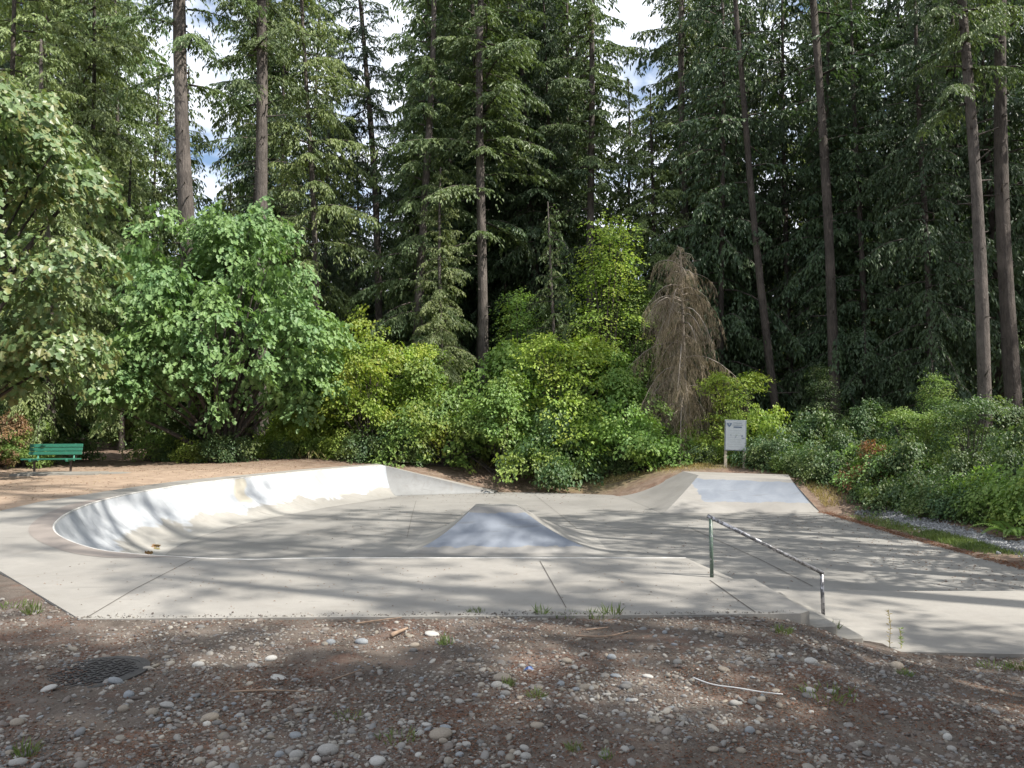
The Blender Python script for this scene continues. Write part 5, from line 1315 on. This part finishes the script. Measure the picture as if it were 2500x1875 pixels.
pebbles('gravel', 72000, fore, 0.004, 0.020, M_peb, 'loose river gravel and pebbles covering the foreground', 301, V1, F1)
V2, F2 = ico(2)
def edge_spill(rg, n):   # stones kicked up onto the near edge of the deck
    a, b = Q(194, 1511), Q(1940, 1498); t = rg.random(n)
    p = a[None] + (b - a)[None] * t[:, None]; p[:, 1] += .012 + np.abs(rg.normal(0, .05, n)) * (.4 + np.abs(np.sin(t * 23))); return p[:, :2]
pebbles('spilled_gravel', 700, edge_spill, 0.003, 0.012, M_peb, 'grit and small pebbles spilled along the near edge of the deck', 304, V1, F1, .3, (.4, .8), False, True)
pebbles('coarse_gravel', 5200, fore, 0.011, 0.034, M_peb, 'coarser rounded gravel strewn over the foreground', 302, V2, F2)
M_blue = stone_mat('crushed_rock', (.24, .255, .275), (.40, .42, .44)); 
def pathr(rg, n):
    t = rg.random(n); y = 11.5 + 9.0 * t; x = 9.85 - 0.035 * (y - 11.5) + 0.10 * np.sin(y * 1.1) + rg.normal(0, .22, n); return np.stack([x, y], 1)
M_rock = stone_mat('crushed_rock_mix', (.2, .2, .2), (.4, .4, .4), True)
rc = [nd for nd in M_rock.node_tree.nodes if nd.type == 'VALTORGB' and len(nd.color_ramp.elements) > 3][0]
for el_ in rc.color_ramp.elements:
    v = sum(el_.color[:3]) / 3 * 1.45; el_.color = (v * .98, v, v * 1.03, 1)
Vc = np.array([(-1, -1, -1), (1, -1, -1), (1, 1, -1), (-1, 1, -1), (-.7, -.8, 1), (.8, -.7, .9), (.7, .8, 1), (-.8, .7, .8)], float) * .75
Fc = np.array([(0, 2, 1), (0, 3, 2), (4, 5, 6), (4, 6, 7), (0, 1, 5), (0, 5, 4), (1, 2, 6), (1, 6, 5), (2, 3, 7), (2, 7, 6), (3, 0, 4), (3, 4, 7)])
pebbles('path_gravel', 7000, pathr, 0.02, 0.05, M_rock, 'blue-grey crushed rock of the narrow path right of the floor', 303, Vc, Fc, .3, (.5, .9), False)

# sticks, white string, blue scrap, fallen logs
sticks = [([(560, 1705), (650, 1702), (745, 1704)], .006, 'long thin twig lying in the left gravel'), ([(808, 1678), (850, 1665), (882, 1655)], .006, 'short twig left of the stone pile'), ([(868, 1532), (930, 1522), (980, 1517)], .008, 'dark twig just below the deck edge'), ([(1405, 1567), (1480, 1570), (1545, 1552)], .008, 'forked pale stick in the sunlit litter'), ([(1430, 1553), (1488, 1545)], .007, 'small stick above the forked one'), ([(955, 1566), (975, 1556), (995, 1548)], .018, 'curl of brown bark near the deck')]
for k, (pp, r, lb) in enumerate(sticks):
    P = [Q(a, b, -.03) for a, b in pp]; P = [np.array([p[0], p[1], gz(p[0], p[1]) + .012 + r]) for p in P]
    mb = MB(); mb.tube([p - P[0] for p in catmull(P, 5)], list(np.linspace(r, r * .5, 5 * (len(P) - 1) + 1)), 6)
    tag(mb.build('stick', M_stick, None, P[0], True), lb, 'stick')
M_white = plain('white_cord', (.45, .45, .45), .6)
P = [Q(a, b, -.1) for a, b in ((1692, 1706), (1740, 1722), (1800, 1731), (1860, 1740), (1912, 1742))]; P = [np.array([p[0], p[1], gz(p[0], p[1]) + .03]) for p in P]
mb = MB(); mb.tube([p - P[0] for p in catmull(P, 6)], .0038, 6); tag(mb.build('white_string', M_white, None, P[0], True), 'length of white string lying across the stones', 'string')
M_bl = plain('blue_plastic', (.02, .05, .16), .4)
p = Q(1290, 1654, -.03); mb = MB(); mb.add([(-.03, 0, 0), (0, -.012, .012), (.035, .0, .004), (.02, .02, .02), (-.015, .02, .014), (0, .005, .026)], [(0, 1, 5), (1, 2, 5), (2, 3, 5), (3, 4, 5), (4, 0, 5), (0, 4, 3, 2, 1)])
tag(mb.build('plastic_scrap', M_bl, None, (p[0], p[1], gz(p[0], p[1]) + .015)), 'crumpled scrap of blue plastic beside the stone pile', 'scrap')
for k, (pp, Yd, r, lb, m) in enumerate([([(158, 1073), (206, 1073)], 26.5, .06, 'pale fallen log lying behind the bench', M_bark_pale), ([(330, 1085), (372, 1105)], 28.0, .05, 'fallen branch on the dirt under the maple', M_bark_pale)]):
    P = [at_depth(a, b, Yd) for a, b in pp]; 
    mb = MB(); mb.tube([(0, 0, 0), (P[1] - P[0]) * .5 + np.array([0, .1, .02]), P[1] - P[0]], [r, r * .95, r * .8], 10)
    P[0][2] = max(P[0][2], gz(P[0][0], Yd) + r * .8); tag(mb.build('fallen_log', m, None, P[0], True), lb, 'log')
